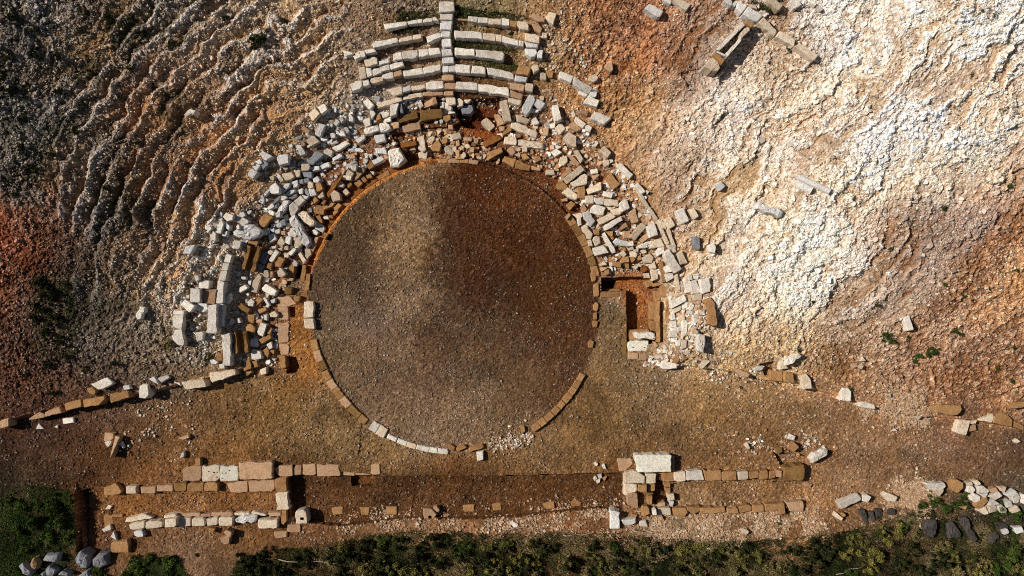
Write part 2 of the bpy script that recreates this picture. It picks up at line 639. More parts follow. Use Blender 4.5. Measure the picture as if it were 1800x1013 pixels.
o 1210 430 1220 405 1310 355 1325 390 1250 445 |long ochre stone slanting in the bottom right rock pile|slanting ochre stone
w 1320 345 1410 305 1435 340 1380 375
p 1330 285 1390 270 1400 305 1340 310
c 1420 275 1470 265 1460 310 1430 300
g 1460 330 1540 290 1560 310 1490 350
w 1515 345 1560 315 1595 355 1570 400 1530 400
g 1335 390 1370 375 1420 410 1330 425
c 1320 430 1390 425 1400 475 1330 485
c 1230 460 1300 435 1325 490 1290 500
w 1400 430 1440 420 1475 455 1470 485 1410 480
c 1515 465 1560 425 1590 465 1525 488
g 1465 400 1510 380 1530 430 1480 440
w 1600 330 1630 330 1630 410 1600 400
c 35 510 60 485 105 530 90 550
o 75 485 110 480 130 505 105 520
g 1440 630 1480 615 1500 650 1460 665
g 1540 610 1600 600 1617 640 1560 660
o 1080 435 1140 425 1130 455
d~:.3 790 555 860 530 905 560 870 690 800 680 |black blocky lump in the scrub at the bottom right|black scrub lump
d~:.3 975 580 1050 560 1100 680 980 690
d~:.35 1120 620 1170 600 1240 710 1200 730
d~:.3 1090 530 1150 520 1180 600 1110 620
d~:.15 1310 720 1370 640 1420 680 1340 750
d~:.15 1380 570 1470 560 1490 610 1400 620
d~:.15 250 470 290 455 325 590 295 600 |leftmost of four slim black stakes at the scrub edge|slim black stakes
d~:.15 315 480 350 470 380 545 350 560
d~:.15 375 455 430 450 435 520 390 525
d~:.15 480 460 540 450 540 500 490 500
#T 1240 600 .19746
@row wall_block .4 right retaining wall, inner part
p 240 250 300 245 400 285 385 320 320 310
p:.2 485 310 570 300 580 350 490 340
o 580 250 690 270 690 360 578 345
o 705 275 790 280 790 370 700 360
c 850 300 900 290 935 330 955 420 870 430
w 1210 450 1230 410 1300 420 1295 535 1210 525
@loose rubble .3
w 425 245 470 220 530 220 500 260 440 262
c 655 180 690 165 740 240 665 250
w~:.5 700 165 830 100 855 140 735 215 |big white rock lying behind the right retaining wall|big white wall rock
c 355 925 380 910 400 950 380 960
o 625 960 680 945 690 985 640 1000
c:.25 -60 215 -10 160 45 175 -30 245 |pale flat block at the inner end of the right wall|pale inner-end block
#T 1500 620 .19737
@row wall_block .3 right retaining wall, outer part
w 35 450 70 425 195 465 200 505 140 495 50 480
o:.4 725 480 755 460 970 470 975 520 920 560 820 545 725 530
c:.25 940 595 1045 600 1010 735 905 710
c 1130 600 1250 535 1255 575 1240 625
o 1260 560 1320 525 1425 590 1420 660 1245 620
o 1430 600 1520 650 1520 690 1420 660
o:.4 1380 490 1450 440 1540 435 1540 480 1430 500
@loose rubble .2
c 1045 610 1105 595 1090 630 1050 635
c 535 570 550 545 610 570 585 595
w 345 700 375 680 390 695
w 65 75 85 35 115 75 |small white triangular stone on the lower right slope|small white triangle
c 35 125 65 105 95 115 75 150
p 0 100 35 90 40 125 0 135
c 300 375 335 365 340 395
c 1435 785 1460 765 1490 790 1450 805
p 1030 655 1090 640 1100 690 1040 700
#T 1130 0 .17778
@row wall_block .45 diagonal wall at the top right
g 800 0 880 0 890 45 865 55
g 885 45 915 5 945 5 910 65
g 910 60 945 10 1035 50 985 130
g 990 135 1050 60 1185 150 1130 225
c 1140 225 1195 165 1330 300 1305 360
c 1310 355 1360 300 1515 395 1490 460
c 1505 455 1550 425 1740 550 1695 600
@row wall_block .9 pier beside the diagonal wall
o 1020 190 1110 235 1080 270 1010 230
w 950 240 985 210 1010 250 975 285
c 965 330 1030 255 1070 285 990 360
w 720 490 930 275 955 300 760 495
w 815 530 900 440 980 355 975 400 845 550
w 740 500 820 540 820 560 725 512
o 690 540 720 515 815 590 780 630
c 600 650 690 550 760 620 680 700
c 690 700 750 625 765 670 740 700
@loose rubble .3
c 1050 35 1110 50 1135 90 1080 70
g:.45 20 75 75 30 195 105 165 180 |dark grey double block near the top centre right|dark grey top block
c:.35 290 0 400 0 480 35 430 105
g 200 0 270 0 275 40 215 10
c:.45 1220 0 1310 0 1395 45 1340 100 |tan block cut by the photo's top edge|tan top-edge block
w:.45 1450 0 1540 0 1575 40 1505 80
w 1650 10 1680 0 1720 40 1700 60
w 1720 60 1760 60 1780 90 1760 100
w 665 705 715 695 710 735
#T 1180 280 .19741
@loose rubble .4
w:.4 45 460 110 435 160 545 105 570 |white upright-cut block on the right slope's foot|white slope-foot block
c 155 450 205 435 245 505 210 530
b:.45 195 690 250 695 260 795 235 800 200 760 |narrow blue-grey block on the right slope's foot|narrow blue-grey block
w:.45 335 770 380 745 400 780 390 830 345 820
g 400 230 440 195 485 235 440 275 |small grey cube alone on the white rock slope|small grey slope cube
g~:.5 755 400 790 385 1000 455 970 515 850 470 770 440 |rough grey log-shaped stone with weeds on the right slope|rough grey log stone
#T 960 220 .17765
@loose rubble .32
c:.4 535 250 580 205 645 270 605 320
w:.4 700 395 745 375 860 490 825 525 |upper white bar of the right heap's outer rim|white rim bar
w:.4 875 600 915 570 985 655 945 680
w 990 640 1025 655 1005 680
c 280 250 320 245 365 335 340 370
p 215 300 245 290 335 375 315 400
p 155 485 235 425 260 460 180 510
c:.4 180 520 345 395 378 440 215 570 |long cream bar slanting in the right heap's upper part|slanting cream bar
c 245 570 380 475 410 500 400 580 290 610
o 100 590 145 540 215 600 195 640 130 635
c 160 670 215 610 315 690 295 740
o 310 610 385 600 388 720 315 720
c:.35 400 630 540 565 545 640 420 680
c 395 700 470 695 468 770 388 770
w 475 715 575 715 570 780 480 775
c 575 725 710 735 710 805 575 790
o 590 520 640 475 730 580 670 635 |brown oblong block at the right heap's outer side|brown oblong block
w 570 650 665 670 650 720 575 700
w:.5 725 770 800 730 830 820 745 860 |bright white cube standing in the right heap|bright white cube
w 435 850 480 785 585 810 560 890 440 870
c 640 830 730 815 740 880 670 890
c 505 935 640 865 680 910 540 980
p 815 860 880 820 915 950 860 965
g:.4 360 870 420 850 485 950 440 1000 380 920
c 260 880 350 865 360 905 320 930
o 200 785 250 750 290 780 240 840
p 340 810 380 785 405 830 380 855
p 185 905 225 870 245 890 210 935
w 440 440 510 430 515 475 450 480
p 450 500 510 480 530 490 480 540
c 560 350 620 340 630 390 590 405
c 0 440 75 440 85 485 0 490
p 150 730 210 720 215 750 160 750
w 310 930 345 920 350 980 320 1000
w 355 1000 390 985 420 1013
p 750 900 780 890 790 925 760 945
#T 1010 330 .17765
w:.5 290 375 450 285 470 325 315 420 |sharp-edged long white block in the right heap's middle|sharp long white block
p 430 410 505 340 530 380 450 425
c 65 395 105 365 180 455 160 505 130 500
c:.45 555 470 665 345 715 375 605 515 |long cream slanted block right of the sharp white one|long cream slanted block
w:.5 715 385 790 345 830 460 750 490
p 640 510 715 445 730 505 670 540
p 480 430 555 440 560 500 490 500
w 275 465 305 445 410 625 375 645 |thin white slab on edge in the right heap|thin white slab
g 380 540 410 500 530 530 530 580 410 565
w 525 540 580 525 585 570 535 575
c:.3 740 600 800 510 860 500 890 580
w~:.5 620 580 700 540 785 530 800 560 740 595 640 600
w 810 600 885 585 885 640 820 675
w:.4 180 600 290 565 335 640 210 670 |white domed block near the right kerb|white domed block
c 175 500 240 465 260 550 205 575
o 180 415 240 410 245 465 200 460
c 130 520 165 515 180 575 145 575
o 320 435 380 425 375 485 340 470
c 665 695 745 650 780 690 760 745 690 740
c 755 765 795 725 810 795 760 800
c 755 810 820 800 830 890 770 920
w 875 790 930 765 965 825 910 840
w 895 855 970 845 990 890 920 930
o 695 930 765 905 785 960 720 990
w:.55 895 640 940 610 1055 800 1000 840 905 720 |big white leaning slab at the right heap's lower rim|big white leaning slab
c 1020 650 1060 625 1120 740 1050 755
w 920 570 985 555 1010 630 970 640
c 890 310 955 290 995 380 930 405
c 830 310 890 340 910 410 870 390
c 685 845 735 840 745 890 700 890
c 450 650 490 620 515 660 490 685
c 550 640 590 620 625 650 610 690 560 680
o 540 690 580 670 600 710 570 740
o 470 690 530 680 540 735 480 740
c 655 620 700 605 715 640 680 650
o 380 730 460 735 455 790 385 775
c 255 770 290 725 320 760
p 250 780 330 790 270 830
o 295 820 340 805 345 850 310 865
c 565 780 640 770 610 810
c 600 765 665 750 660 785
r 655 795 700 770 725 805 680 845
o 625 680 655 665 665 710 630 715
o 500 750 540 750 540 800 510 790
c 345 740 380 735 375 775 350 770
c 530 600 580 580 585 610 540 620
c 585 610 635 600 630 635 590 630
@row ledge_stone .25 curved cream ledge behind the right heap
c 625 50 650 35 745 190 720 205
c 725 205 750 190 830 310 805 325
c 808 325 835 312 895 450 865 465
c 868 468 895 452 940 555 912 565
c 915 400 938 392 1005 590 985 600
c 990 865 1025 855 1050 1013 1022 1013
#T 1030 460 .17765
c 955 500 975 500 980 578 958 578
w 955 582 1008 580 1005 690 950 770
c 945 775 1000 775 995 850 940 870
@row wall_block .25 ochre tray edge in the right heap
#T 1010 330 .17765
o 840 725 870 720 905 930 875 935
o 775 950 880 930 885 955 785 980
#T 1030 460 .17765
@loose rubble .3
w 975 190 1030 185 1040 300 990 310
w:.35 1030 195 1085 185 1145 300 1055 315 |white tapering slab right of the sunken ochre pit|white tapering slab
w 1015 125 1050 130 1055 180 1020 180
w 1060 125 1120 115 1110 180 1075 170
w:.4 1125 180 1215 165 1240 240 1225 295 1155 310 |cracked white slab at the right group's outer edge|cracked white slab
c 1060 330 1145 310 1150 380 1070 385
w:.4 840 385 975 330 1000 380 850 465
c 860 470 945 435 940 475 880 505
w 1010 470 1045 405 1075 430 1050 480
w 955 430 1000 415 1010 450 960 470
w 1010 490 1035 478 1055 500 1045 520 1010 515
w 950 480 985 470 970 520
w 845 520 865 485 890 570 850 575
w 835 590 895 585 895 650 840 650
w 830 695 900 665 905 745 830 745
o:.5 1185 395 1240 360 1280 410 1290 620 1240 640 1215 600 1210 470 |long orange rock right of the sunken ochre pit|long orange rock
w~:.55 1100 740 1125 715 1185 735 1165 885 1105 880 |rough white upright rock below the long orange one|rough white upright rock
p 675 810 690 795 718 830 690 850
w 860 760 905 750 900 785
w 885 790 940 770 935 830 900 830
w:.2 750 965 840 970 905 1020 890 1060 745 1055
o 855 960 905 925 930 960 895 1010
@row wall_block .12 ochre wall around the sunken pit
o 140 302 342 290 342 350 140 352
o 342 287 402 285 406 520 345 520
o 345 522 406 522 406 755 347 755
y 355 757 405 757 400 920 370 940 355 900
o:.05 195 272 345 264 345 286 198 296
@row step_block .45 ochre steps inside the sunken pit
o:.3 630 395 700 390 705 575 630 575
o:.3 630 580 700 580 700 690 635 680
o:.2 735 240 820 235 815 350 745 350
o:.2 675 285 735 290 740 385 685 390
@loose slab .2
o:.35 415 672 630 668 632 775 415 778
w~:.65 470 700 690 690 693 770 500 760 |rough white beam across the sunken pit's lower end|rough white pit beam
l/:.25 412 785 625 780 628 885 415 885 |white slab with two drilled holes below the pit|white two-hole slab
p:.08 415 890 520 905 520 970 415 965
p:.08 525 910 600 905 600 975 525 975
@row kerb_stone .14 loose ochre ovals on the orchestra's right edge
o 45 120 75 70 100 110 95 190 60 195
o 75 220 125 210 130 340 80 345
o 70 430 105 395 135 430 110 490 75 480
o 75 510 110 500 110 570 75 570
o 60 600 80 580 120 590 110 650 70 645
o 20 800 50 770 80 790 70 850 30 850
#T 760 560 .25661
@row kerb_stone .2 orchestra's bottom kerb beside the white strip
o 105 870 130 862 155 880 150 905 130 905
o 160 878 220 862 238 885 170 912
o 248 885 345 858 352 885 255 915
o 605 750 630 738 638 770 615 790
@loose slab .25
w:.25 303 915 345 905 350 968 308 975 |single white block just outside the bottom kerb|white bottom kerb block
#T 1590 550 1
@loose slab .3
w -2 10 8 4 17 29 6 32 |lone white trapezoid slab on the brown right slope|lone white trapezoid
#T 240 530 1
w~:.3 -3 25 6 10 14 9 14 18 3 35 |lone narrow white stone on the far left slope|lone narrow white stone
#T 320 180 1
w 3 22 10 13 17 10 20 18 8 24
w 16 12 24 14 18 22
"""
ZONES = """
20: 20 75 65 58,120 95 85 78,220 80 70 60,320 110 98 88,420 120 110 100,520 125 110 95,620 120 100 80,700 120 100 80,860 105 90 60,950 140 105 70,1050 140 100 70,1150 150 105 75,1250 165 125 95,1350 180 150 125,1450 205 185 165,1550 225 210 190,1650 225 208 190,1750 215 195 175
100: 20 70 62 55,120 85 75 65,220 95 78 62,320 110 95 85,420 115 100 88,500 115 95 75,580 115 100 85,700 115 95 75,860 110 85 55,960 140 110 75,1050 165 115 75,1150 165 110 72,1220 120 85 60,1300 190 165 135,1400 200 175 150,1500 225 210 190,1600 228 212 195,1700 222 205 185,1790 205 185 165
200: 20 68 60 52,120 85 75 68,220 105 82 65,320 105 85 68,420 120 92 65,500 118 98 78,620 130 120 108,850 75 40 20,930 120 85 60,1050 165 125 85,1120 170 130 90,1200 195 160 120,1300 215 190 160,1400 215 185 150,1500 220 200 175,1600 228 212 195,1700 220 202 180,1790 205 182 160
300: 20 75 65 58,120 90 78 68,220 85 68 52,320 95 75 58,400 105 80 58,470 105 90 72,620 130 80 40,800 80 45 22,1050 140 95 60,1120 175 135 95,1200 190 155 115,1300 215 190 155,1400 215 190 160,1500 225 205 180,1600 215 195 170,1700 190 165 135,1790 175 140 105
400: 20 110 60 38,80 90 65 50,160 85 75 68,240 80 65 52,320 105 85 68,380 110 95 80,1150 165 125 90,1220 195 165 130,1320 220 195 160,1420 222 205 180,1500 200 175 145,1560 165 130 100,1640 140 105 75,1720 155 110 75,1790 150 105 70
500: 20 95 60 42,80 50 42 35,150 60 52 45,220 85 72 60,300 120 105 88,380 125 108 90,1230 200 175 140,1300 205 180 150,1400 215 195 165,1480 205 180 155,1540 160 130 105,1640 145 110 85,1720 150 110 75,1790 165 120 80
600: 20 75 50 38,80 55 42 34,150 70 60 52,230 95 82 70,310 125 110 92,380 130 112 90,1220 195 165 125,1300 190 160 120,1400 175 145 110,1500 150 120 90,1600 145 110 82,1700 150 115 88,1790 155 120 90
660: 20 70 48 36,100 62 48 40,200 80 65 52,300 110 92 75,480 120 90 55,540 150 100 50,1080 120 95 65,1200 140 110 78,1280 140 110 75,1380 150 118 85,1500 140 105 78,1650 140 105 80,1790 140 100 72
720: 20 70 45 32,100 75 50 36,200 85 60 42,300 105 75 48,400 115 85 50,500 118 92 58,580 120 95 62,1000 115 88 58,1100 118 92 60,1250 128 98 62,1400 140 108 75,1550 155 118 85,1700 150 112 82,1790 145 110 80
790: 20 62 42 32,100 72 50 36,200 92 64 42,300 105 75 46,400 110 80 48,500 100 75 46,600 120 95 62,700 130 102 68,900 120 92 60,1000 118 90 58,1150 122 92 60,1300 125 92 60,1400 130 98 68,1500 130 100 72,1600 120 92 68,1700 105 78 58,1790 95 72 55
870: 20 50 45 30,80 75 55 38,145 60 35 22,200 120 78 42,300 145 95 52,420 145 98 55,480 130 85 48,560 95 60 30,650 85 55 28,750 85 55 28,850 88 55 26,950 98 64 32,1050 105 72 38,1150 110 72 42,1250 120 88 55,1350 125 92 58,1430 150 110 72,1550 150 112 80,1650 130 100 70
925: 60 45 42 26,200 120 78 42,300 105 70 42,420 120 80 45,520 125 80 42,600 150 105 65,700 175 130 90,800 175 125 85,900 180 130 90,1000 170 115 75,1060 160 110 70,1180 190 160 120,1300 165 125 90,1420 160 115 75,1500 150 110 75,1600 90 72 50,1700 70 60 45,1790 90 80 60
955: 60 45 42 26,200 130 95 62,300 130 98 70,420 120 90 60,520 100 72 50,600 60 50 34,700 50 42 28,900 50 42 28,1100 50 42 28,1300 55 46 30,1500 55 46 30,1700 50 42 28
1000: 60 42 40 26,200 100 75 52,350 130 100 75,450 42 36 22,600 38 34 20,900 38 34 20,1200 40 36 22,1500 40 36 22,1790 45 44 26
"""
ORCH = """
600 400 85 68 52,680 360 95 75 52,716 345 155 127 94,716 450 160 133 100,640 450 75 58 45,780 380 70 45 28,850 330 75 42 22,900 420 72 42 22,980 420 78 48 28,850 500 65 42 28,950 520 75 48 28,760 480 65 45 32,600 540 105 88 70,660 590 115 95 78,760 570 85 65 50,880 600 85 65 48,980 590 78 52 35,620 650 110 90 70,720 680 105 85 68,800 640 95 75 58,900 680 95 75 55,980 650 90 65 45,780 750 125 102 80,850 730 120 98 75,700 740 120 98 75,900 750 110 85 62,570 480 90 70 52,716 390 162 134 100,716 520 130 108 84,670 400 72 55 42,765 420 65 42 28,680 330 85 66 46,660 420 74 57 42,600 450 80 62 46,575 430 84 66 48,690 480 88 68 50,640 500 84 66 50,745 330 85 58 36,750 380 72 48 30,748 450 68 46 30,716 300 140 112 82,716 420 165 137 104,716 480 158 130 98,830 450 72 45 25,900 340 80 48 26
"""
PLANTS = """
green 45 885 16 75 890 15 105 895 18 60 915 20 100 925 20 35 930 14 80 950 18 118 945 14 50 960 14 120 880 12 90 875 14 15 880 12
green 235 990 16 262 985 15 290 990 18 250 1008 16 305 1005 14 345 976 5 180 1005 16 150 990 12
dark 430 985 20 460 975 16 445 1005 20 490 1000 16 520 985 15
dark 610 975 22 640 955 18 670 985 22 700 950 20 730 975 22 765 945 18 765 985 22 810 975 18 600 1005 20 660 1010 20
olive 690 1000 20 720 1010 22 745 1005 16 825 1005 18 590 985 10 860 960 14 650 1000 14
dark 850 985 20 890 960 16 920 990 20 960 965 18 1000 985 20 1040 960 16 1085 975 20 1120 1000 20 1160 965 16 1190 1000 18 1250 985 20
straw 875 1005 16 1030 1005 16 1070 1000 14 1140 975 10 1225 1000 16 1290 1000 16 1360 995 18 940 1008 14
olive 1130 960 12 1195 990 14 1265 965 10 1330 975 14 1500 950 16 1535 970 18 1550 940 16 1580 935 16 1490 975 16
dark 1310 960 14 1390 965 18 1430 985 20 1460 965 16 1400 1005 20 1620 1000 20 1580 990 18 1660 985 18 1600 965 18 1300 1010 16
green 1590 920 14 1640 880 14 1665 888 14 1690 885 16 1620 893 12 1705 870 10 1755 905 16 1785 905 14 1765 885 8 1385 900 6 1370 918 6
green 1770 985 20 1790 960 18 1750 1000 18 1800 1000 20 1660 960 14 1780 935 10
straw 1720 985 16 1680 1000 18 1610 940 12 1730 1010 16
dark 460 68 16 448 75 12 500 35 9 395 30 8 190 30 10 60 95 12 100 160 10 20 160 12 140 55 9 150 20 10 40 210 12 230 120 10 300 75 8 190 330 10 240 250 8 330 290 7
dark 72 500 16 90 520 18 68 540 16 95 560 18 80 585 14 105 600 14 60 560 12 110 625 10 85 640 12 120 500 10 95 690 10 150 650 8 200 640 8 45 660 9
dark 20 30 12 60 50 10 100 100 9 15 95 10 35 260 10 60 300 9 25 340 10 130 230 8 90 270 9 160 130 9 210 170 8 250 60 9 270 150 8
olive 715 45 7 722 52 8 706 55 7 709 40 5 297 600 10 368 632 9 365 622 7 290 610 7 725 130 5 540 240 5 490 300 6
green 1388 85 6 1560 596 10 1570 600 8 1554 590 7 1635 620 10 1645 614 9 1618 625 9 1612 635 7 1680 582 7 1690 586 5 1598 593 5 1175 615 4 1405 615 6 1495 683 5 360 560 4
green 1545 535 5 1662 500 5 1697 520 5 1660 365 6 1755 645 5 1780 670 6 1785 610 5 1790 475 6 1565 435 5 1430 530 5 1775 330 6 1440 640 4 1460 648 4 1415 665 4
olive 1370 370 8 1365 382 6 1345 365 6 1500 510 5 1680 185 4 1710 130 4 1767 195 4 1750 25 5 1790 690 4
dark 1622 930 9 1660 935 9 1640 905 8 1690 925 9 1720 948 9 1750 925 8 1525 905 6 1545 912 6
"""
# ---------------------------------------------------------------- set-up
SC = bpy.context.scene
COL = SC.collection
CAMH = 45.0
PX = 0.03
rng = np.random.default_rng(7)
random.seed(7)
SUN_EL = math.radians(42); SUN_DIR2 = (math.cos(math.radians(-14)), math.sin(math.radians(-14)))   # the way light travels over the ground
LV = np.array([-SUN_DIR2[0]*math.cos(SUN_EL), -SUN_DIR2[1]*math.cos(SUN_EL), math.sin(SUN_EL)])
SUN_E, SKY_E = 4.9, 0.24

def lin(c):
    c = np.asarray(c, float)/255.0
    return np.where(c <= .04045, c/12.92, ((c+.055)/1.055)**2.4)

# ---------------------------------------------------------------- noise (numpy)
def hash2(ix, iy, s):
    h = (ix.astype(np.int64)*374761393 + iy.astype(np.int64)*668265263 + s*982451653) & 0xffffffff
    h = ((h ^ (h >> 13))*1274126177) & 0xffffffff
    h = h ^ (h >> 16)
    return (h & 0xffffff)/float(0xffffff)

def vnoise(x, y, s):
    ix = np.floor(x); iy = np.floor(y); fx = x-ix; fy = y-iy
    fx = fx*fx*fx*(fx*(fx*6-15)+10); fy = fy*fy*fy*(fy*(fy*6-15)+10)
    a = hash2(ix, iy, s); b = hash2(ix+1, iy, s); c = hash2(ix, iy+1, s); d = hash2(ix+1, iy+1, s)
    return (a+(b-a)*fx)+((c+(d-c)*fx)-(a+(b-a)*fx))*fy

def fbm(x, y, s, o=4, g=.5):
    t = 0; a = 1; n = 0
    for i in range(o):
        t = t+a*vnoise(x, y, s+i*17); n += a; a *= g
        x, y = (x*1.62+y*1.18)+3.1, (-x*1.18+y*1.62)+7.7
    return t/n

def ridged(x, y, s, o=3):
    t = 0; a = 1; n = 0
    for i in range(o):
        t = t+a*(1-abs(2*vnoise(x, y, s+i*31)-1)); n += a; a *= .5
        x, y = (x*1.62+y*1.18)+1.1, (-x*1.18+y*1.62)+5.3
    return t/n

def worley(x, y, s):
    ix = np.floor(x); iy = np.floor(y)
    d1 = np.full(x.shape, 9.); d2 = np.full(x.shape, 9.); cid = np.zeros(x.shape)
    for i in (-1, 0, 1):
        for j in (-1, 0, 1):
            cx = ix+i; cy = iy+j
            d = np.hypot(cx+hash2(cx, cy, s)-x, cy+hash2(cx, cy, s+5)-y)
            near = d < d1
            d2 = np.where(near, d1, np.minimum(d2, d)); cid = np.where(near, hash2(cx, cy, s+9), cid); d1 = np.where(near, d, d1)
    return d1, d2, cid

def sstep(a, b, x):
    t = np.clip((x-a)/(b-a), 0, 1); return t*t*(3-2*t)

# ---------------------------------------------------------------- the lie of the land
OCX, OCY = (797-900)*PX, (506-540)*PX          # orchestra centre
YLX = [-900, 0, 60, 130, 250, 330, 415, 430, 460, 1150, 1180, 1300, 1350, 1420, 1500, 1600, 1700, 1800, 2700]
YLY = [830, 748, 728, 713, 692, 674, 655, 648, 640, 632, 640, 655, 668, 682, 707, 730, 738, 755, 850]

def base_height(x, y):
    px = x/PX+900; py = 506-y/PX
    r = np.hypot(x-OCX, y-OCY)
    d = (np.interp(px, YLX, YLY)-py)*PX
    a = .42*np.maximum(r-10.25, 0); b = .42+.34*np.maximum(d, 0)
    k = .5
    hh = np.clip(.5+.5*(b-a)/k, 0, 1)
    sm = b+(a-b)*hh-k*hh*(1-hh)
    hill = np.where(a > .0, np.maximum(sm, 0), 0)*sstep(-.02, .12, d)
    hill = 10*np.tanh(hill/10)
    # bank that carries the scrub below the stage
    scr = np.interp(px, [-900, 60, 135, 150, 400, 520, 640, 800, 1000, 1180, 1430, 1520, 1640, 1800, 2700], [860, 862, 866, 985, 975, 965, 935, 922, 918, 925, 928, 905, 885, 880, 880])
    dd = (py-scr)*PX
    bank = .35*sstep(-.9, .4, dd)
    return hill+bank

def poly_mask(px, py, poly):
    m = np.zeros(px.shape, bool)
    n = len(poly)
    for i in range(n):
        x1, y1 = poly[i]; x2, y2 = poly[(i+1) % n]
        if y1 == y2: continue
        c = ((y1 > py) != (y2 > py)) & (px < (x2-x1)*(py-y1)/(y2-y1)+x1)
        m ^= c
    return m

PITS = [  # pixel outline, drop below the ground
    ([(1057, 488), (1130, 486), (1162, 498), (1166, 600), (1103, 612), (1100, 512), (1057, 512)], .62),
    ([(1060, 494), (1086, 492), (1080, 506), (1060, 507)], .45),
    ([(134, 864), (158, 858), (205, 872), (195, 905), (200, 930), (192, 975), (134, 976)], .3),
    ([(134, 864), (150, 862), (152, 975), (134, 976)], .15),
    ([(150, 868), (502, 866), (502, 908), (196, 908), (190, 900), (150, 900)], .14),
    ([(484, 818), (672, 836), (880, 836), (1096, 831), (1096, 896), (1050, 893), (870, 912), (700, 912), (600, 925), (512, 915), (508, 838)], .42),
    ([(614, 838), (654, 838), (652, 856), (616, 858)], .35),
    ([(1172, 850), (1420, 846), (1418, 884), (1340, 886), (1176, 892)], .2),
    ([(1148, 842), (1170, 846), (1178, 885), (1148, 885)], .5),
    ([(504, 626), (520, 628), (526, 645), (518, 656), (504, 656)], .6),
    ([(507, 540), (518, 540), (518, 556), (508, 556)], .35),
    ([(515, 463), (532, 467), (527, 489), (513, 489)], 1.3),
    ([(688, 236), (730, 226), (795, 222), (830, 200), (868, 205), (880, 240), (870, 262), (800, 272), (735, 280), (712, 290), (700, 262)], .3),
    ([(806, 175), (880, 172), (872, 205), (855, 228), (815, 222), (800, 200)], .45),
    ([(1196, 128), (1232, 118), (1262, 130), (1250, 158), (1218, 165)], .12),
    ([(1260, 140), (1325, 62), (1340, 66), (1272, 150)], .2),
    ([(1360, 795), (1418, 800), (1420, 818), (1375, 822)], .25),
    ([(1335, 640), (1362, 634), (1362, 654), (1345, 660)], .45),
    ([(636, 742), (655, 745), (650, 780), (638, 805), (630, 800)], .04),
]

def full_smooth(x, y):
    """ground without its small relief: hill, orchestra, trenches"""
    h = base_height(x, y)
    f = CAMH/(CAMH-h)
    px = x*f/PX+900; py = 506-y*f/PX
    r = np.hypot(px-797, py-540); ang = np.degrees(np.arctan2(py-540, px-797)) % 360
    flat = (r < 420)
    # orchestra floor a little proud of the ring channel
    ring = sstep(256, 262, r)*(1-sstep(284, 292, r))
    w1 = sstep(188, 194, ang)*(1-sstep(262, 268, ang)); w2 = sstep(276, 284, ang)*(1-sstep(322, 330, ang))
    h = h-ring*(.34*w1+.24*w2)
    for poly, z in PITS:
        xs = [p[0] for p in poly]; ys = [p[1] for p in poly]
        b = (px > min(xs)-2) & (px < max(xs)+2) & (py > min(ys)-2) & (py < max(ys)+2)
        if b.any():
            idx = np.nonzero(b)
            m = poly_mask(px[idx], py[idx], poly)
            hv = h[idx]; hv[m] -= z; h[idx] = hv
    return h, px, py

def axis(lo, hi, step, far):
    core = np.arange(lo, hi+step/2, step)
    out = [hi]; s = step
    o = []
    while out[-1] < far:
        s *= 1.22; out.append(out[-1]+s)
    o = np.array(out[1:])
    out = [lo]; s = step
    while out[-1] > -far:
        s *= 1.22; out.append(out[-1]-s)
    return np.concatenate([np.array(out[1:])[::-1], core, o])

STEP = .042
gx = axis(-30, 30, STEP, 160); gy = axis(-18, 18.5, STEP, 160)
NX, NY = len(gx), len(gy)
GX, GY = np.meshgrid(gx, gy)
HS, PXG, PYG = full_smooth(GX, GY)

# masks used for relief and colour
RR = np.hypot(PXG-797, PYG-540); ANG = np.degrees(np.arctan2(PYG-540, PXG-797)) % 360
CAV = sstep(.25, 1.2, base_height(GX, GY))*(PYG < 760)
EAST = sstep(1050, 1190, PXG+.35*np.minimum(PYG-230, 150))
WEST = 1-sstep(560, 700, PXG)
ROCKE = EAST*CAV*(1-sstep(0, 90, PYG-(560-.62*np.maximum(PXG-1480, 0))-40*np.sin(PXG/60.)))
ROCKE = np.clip(ROCKE, 0, 1)
SOILW = (1-sstep(60, 130, PXG+60*np.sin(PYG/40.)))*sstep(345, 400, PYG)     # reddish earth at the left edge
ROCKW = WEST*CAV*(1-SOILW)*(1-sstep(500, 640, PYG))

# small relief -------------------------------------------------
c50, s50 = math.cos(math.radians(54)), math.sin(math.radians(54))
jx = .7*(fbm(GX*1.6, GY*1.6, 3, 4)-.5); jy = (fbm(GX*1.6+40, GY*1.6, 11, 4)-.5)
kx = (fbm(GX*.3, GY*.3, 13, 2)-.5); ky = (fbm(GX*.3, GY*.3, 17, 2)-.5)
wx = GX+.55*jx*2+1.2*kx*2; wy = GY+.55*jy*2+1.2*ky*2
U = wx*c50+wy*s50; V = -wx*s50+wy*c50          # U along the strata, V across them
rw = np.hypot(GX+.30*jx*2+.5*kx*2-OCX-2.4, GY+.30*jy*2+.5*ky*2-OCY+3.4)
aw = np.arctan2(GY-OCY+3.4, GX-OCX-2.4)*16
rw = rw+.42*(fbm(GX*.5+70, GY*.5, 23, 3)-.5)*2
stepf = (rw/.84) % 1.0
saw = np.where(stepf < .7, stepf/.7, (1-stepf)/.3)-.5
tread = sstep(.12, .3, stepf)*(1-sstep(.55, .72, stepf))
stratw = ridged(aw*.25, rw*.8, 43, 3)
strat2w = ridged(aw*.8, rw*1.9, 49, 3)
tanp = sstep(.46, .60, fbm(aw*.28+3, rw*.55, 103, 4))          # strips of bare tan earth
terr = sstep(110, 260, PXG+PYG*.35)*(1-sstep(470, 560, PYG))*sstep(350, 380, RR)*(1-sstep(600, 680, PXG))
amp_w = terr*(.55+.45*sstep(.36, .5, fbm(GX*.42+9, GY*.42, 21, 3)))
brk = .55+.45*sstep(.36, .52, fbm(GX*1.1+19, GY*1.1, 29, 3))
strat = ridged(U*.22, V*.95, 41, 3)
strat2 = ridged(U*.9, V*2.2, 47, 3)
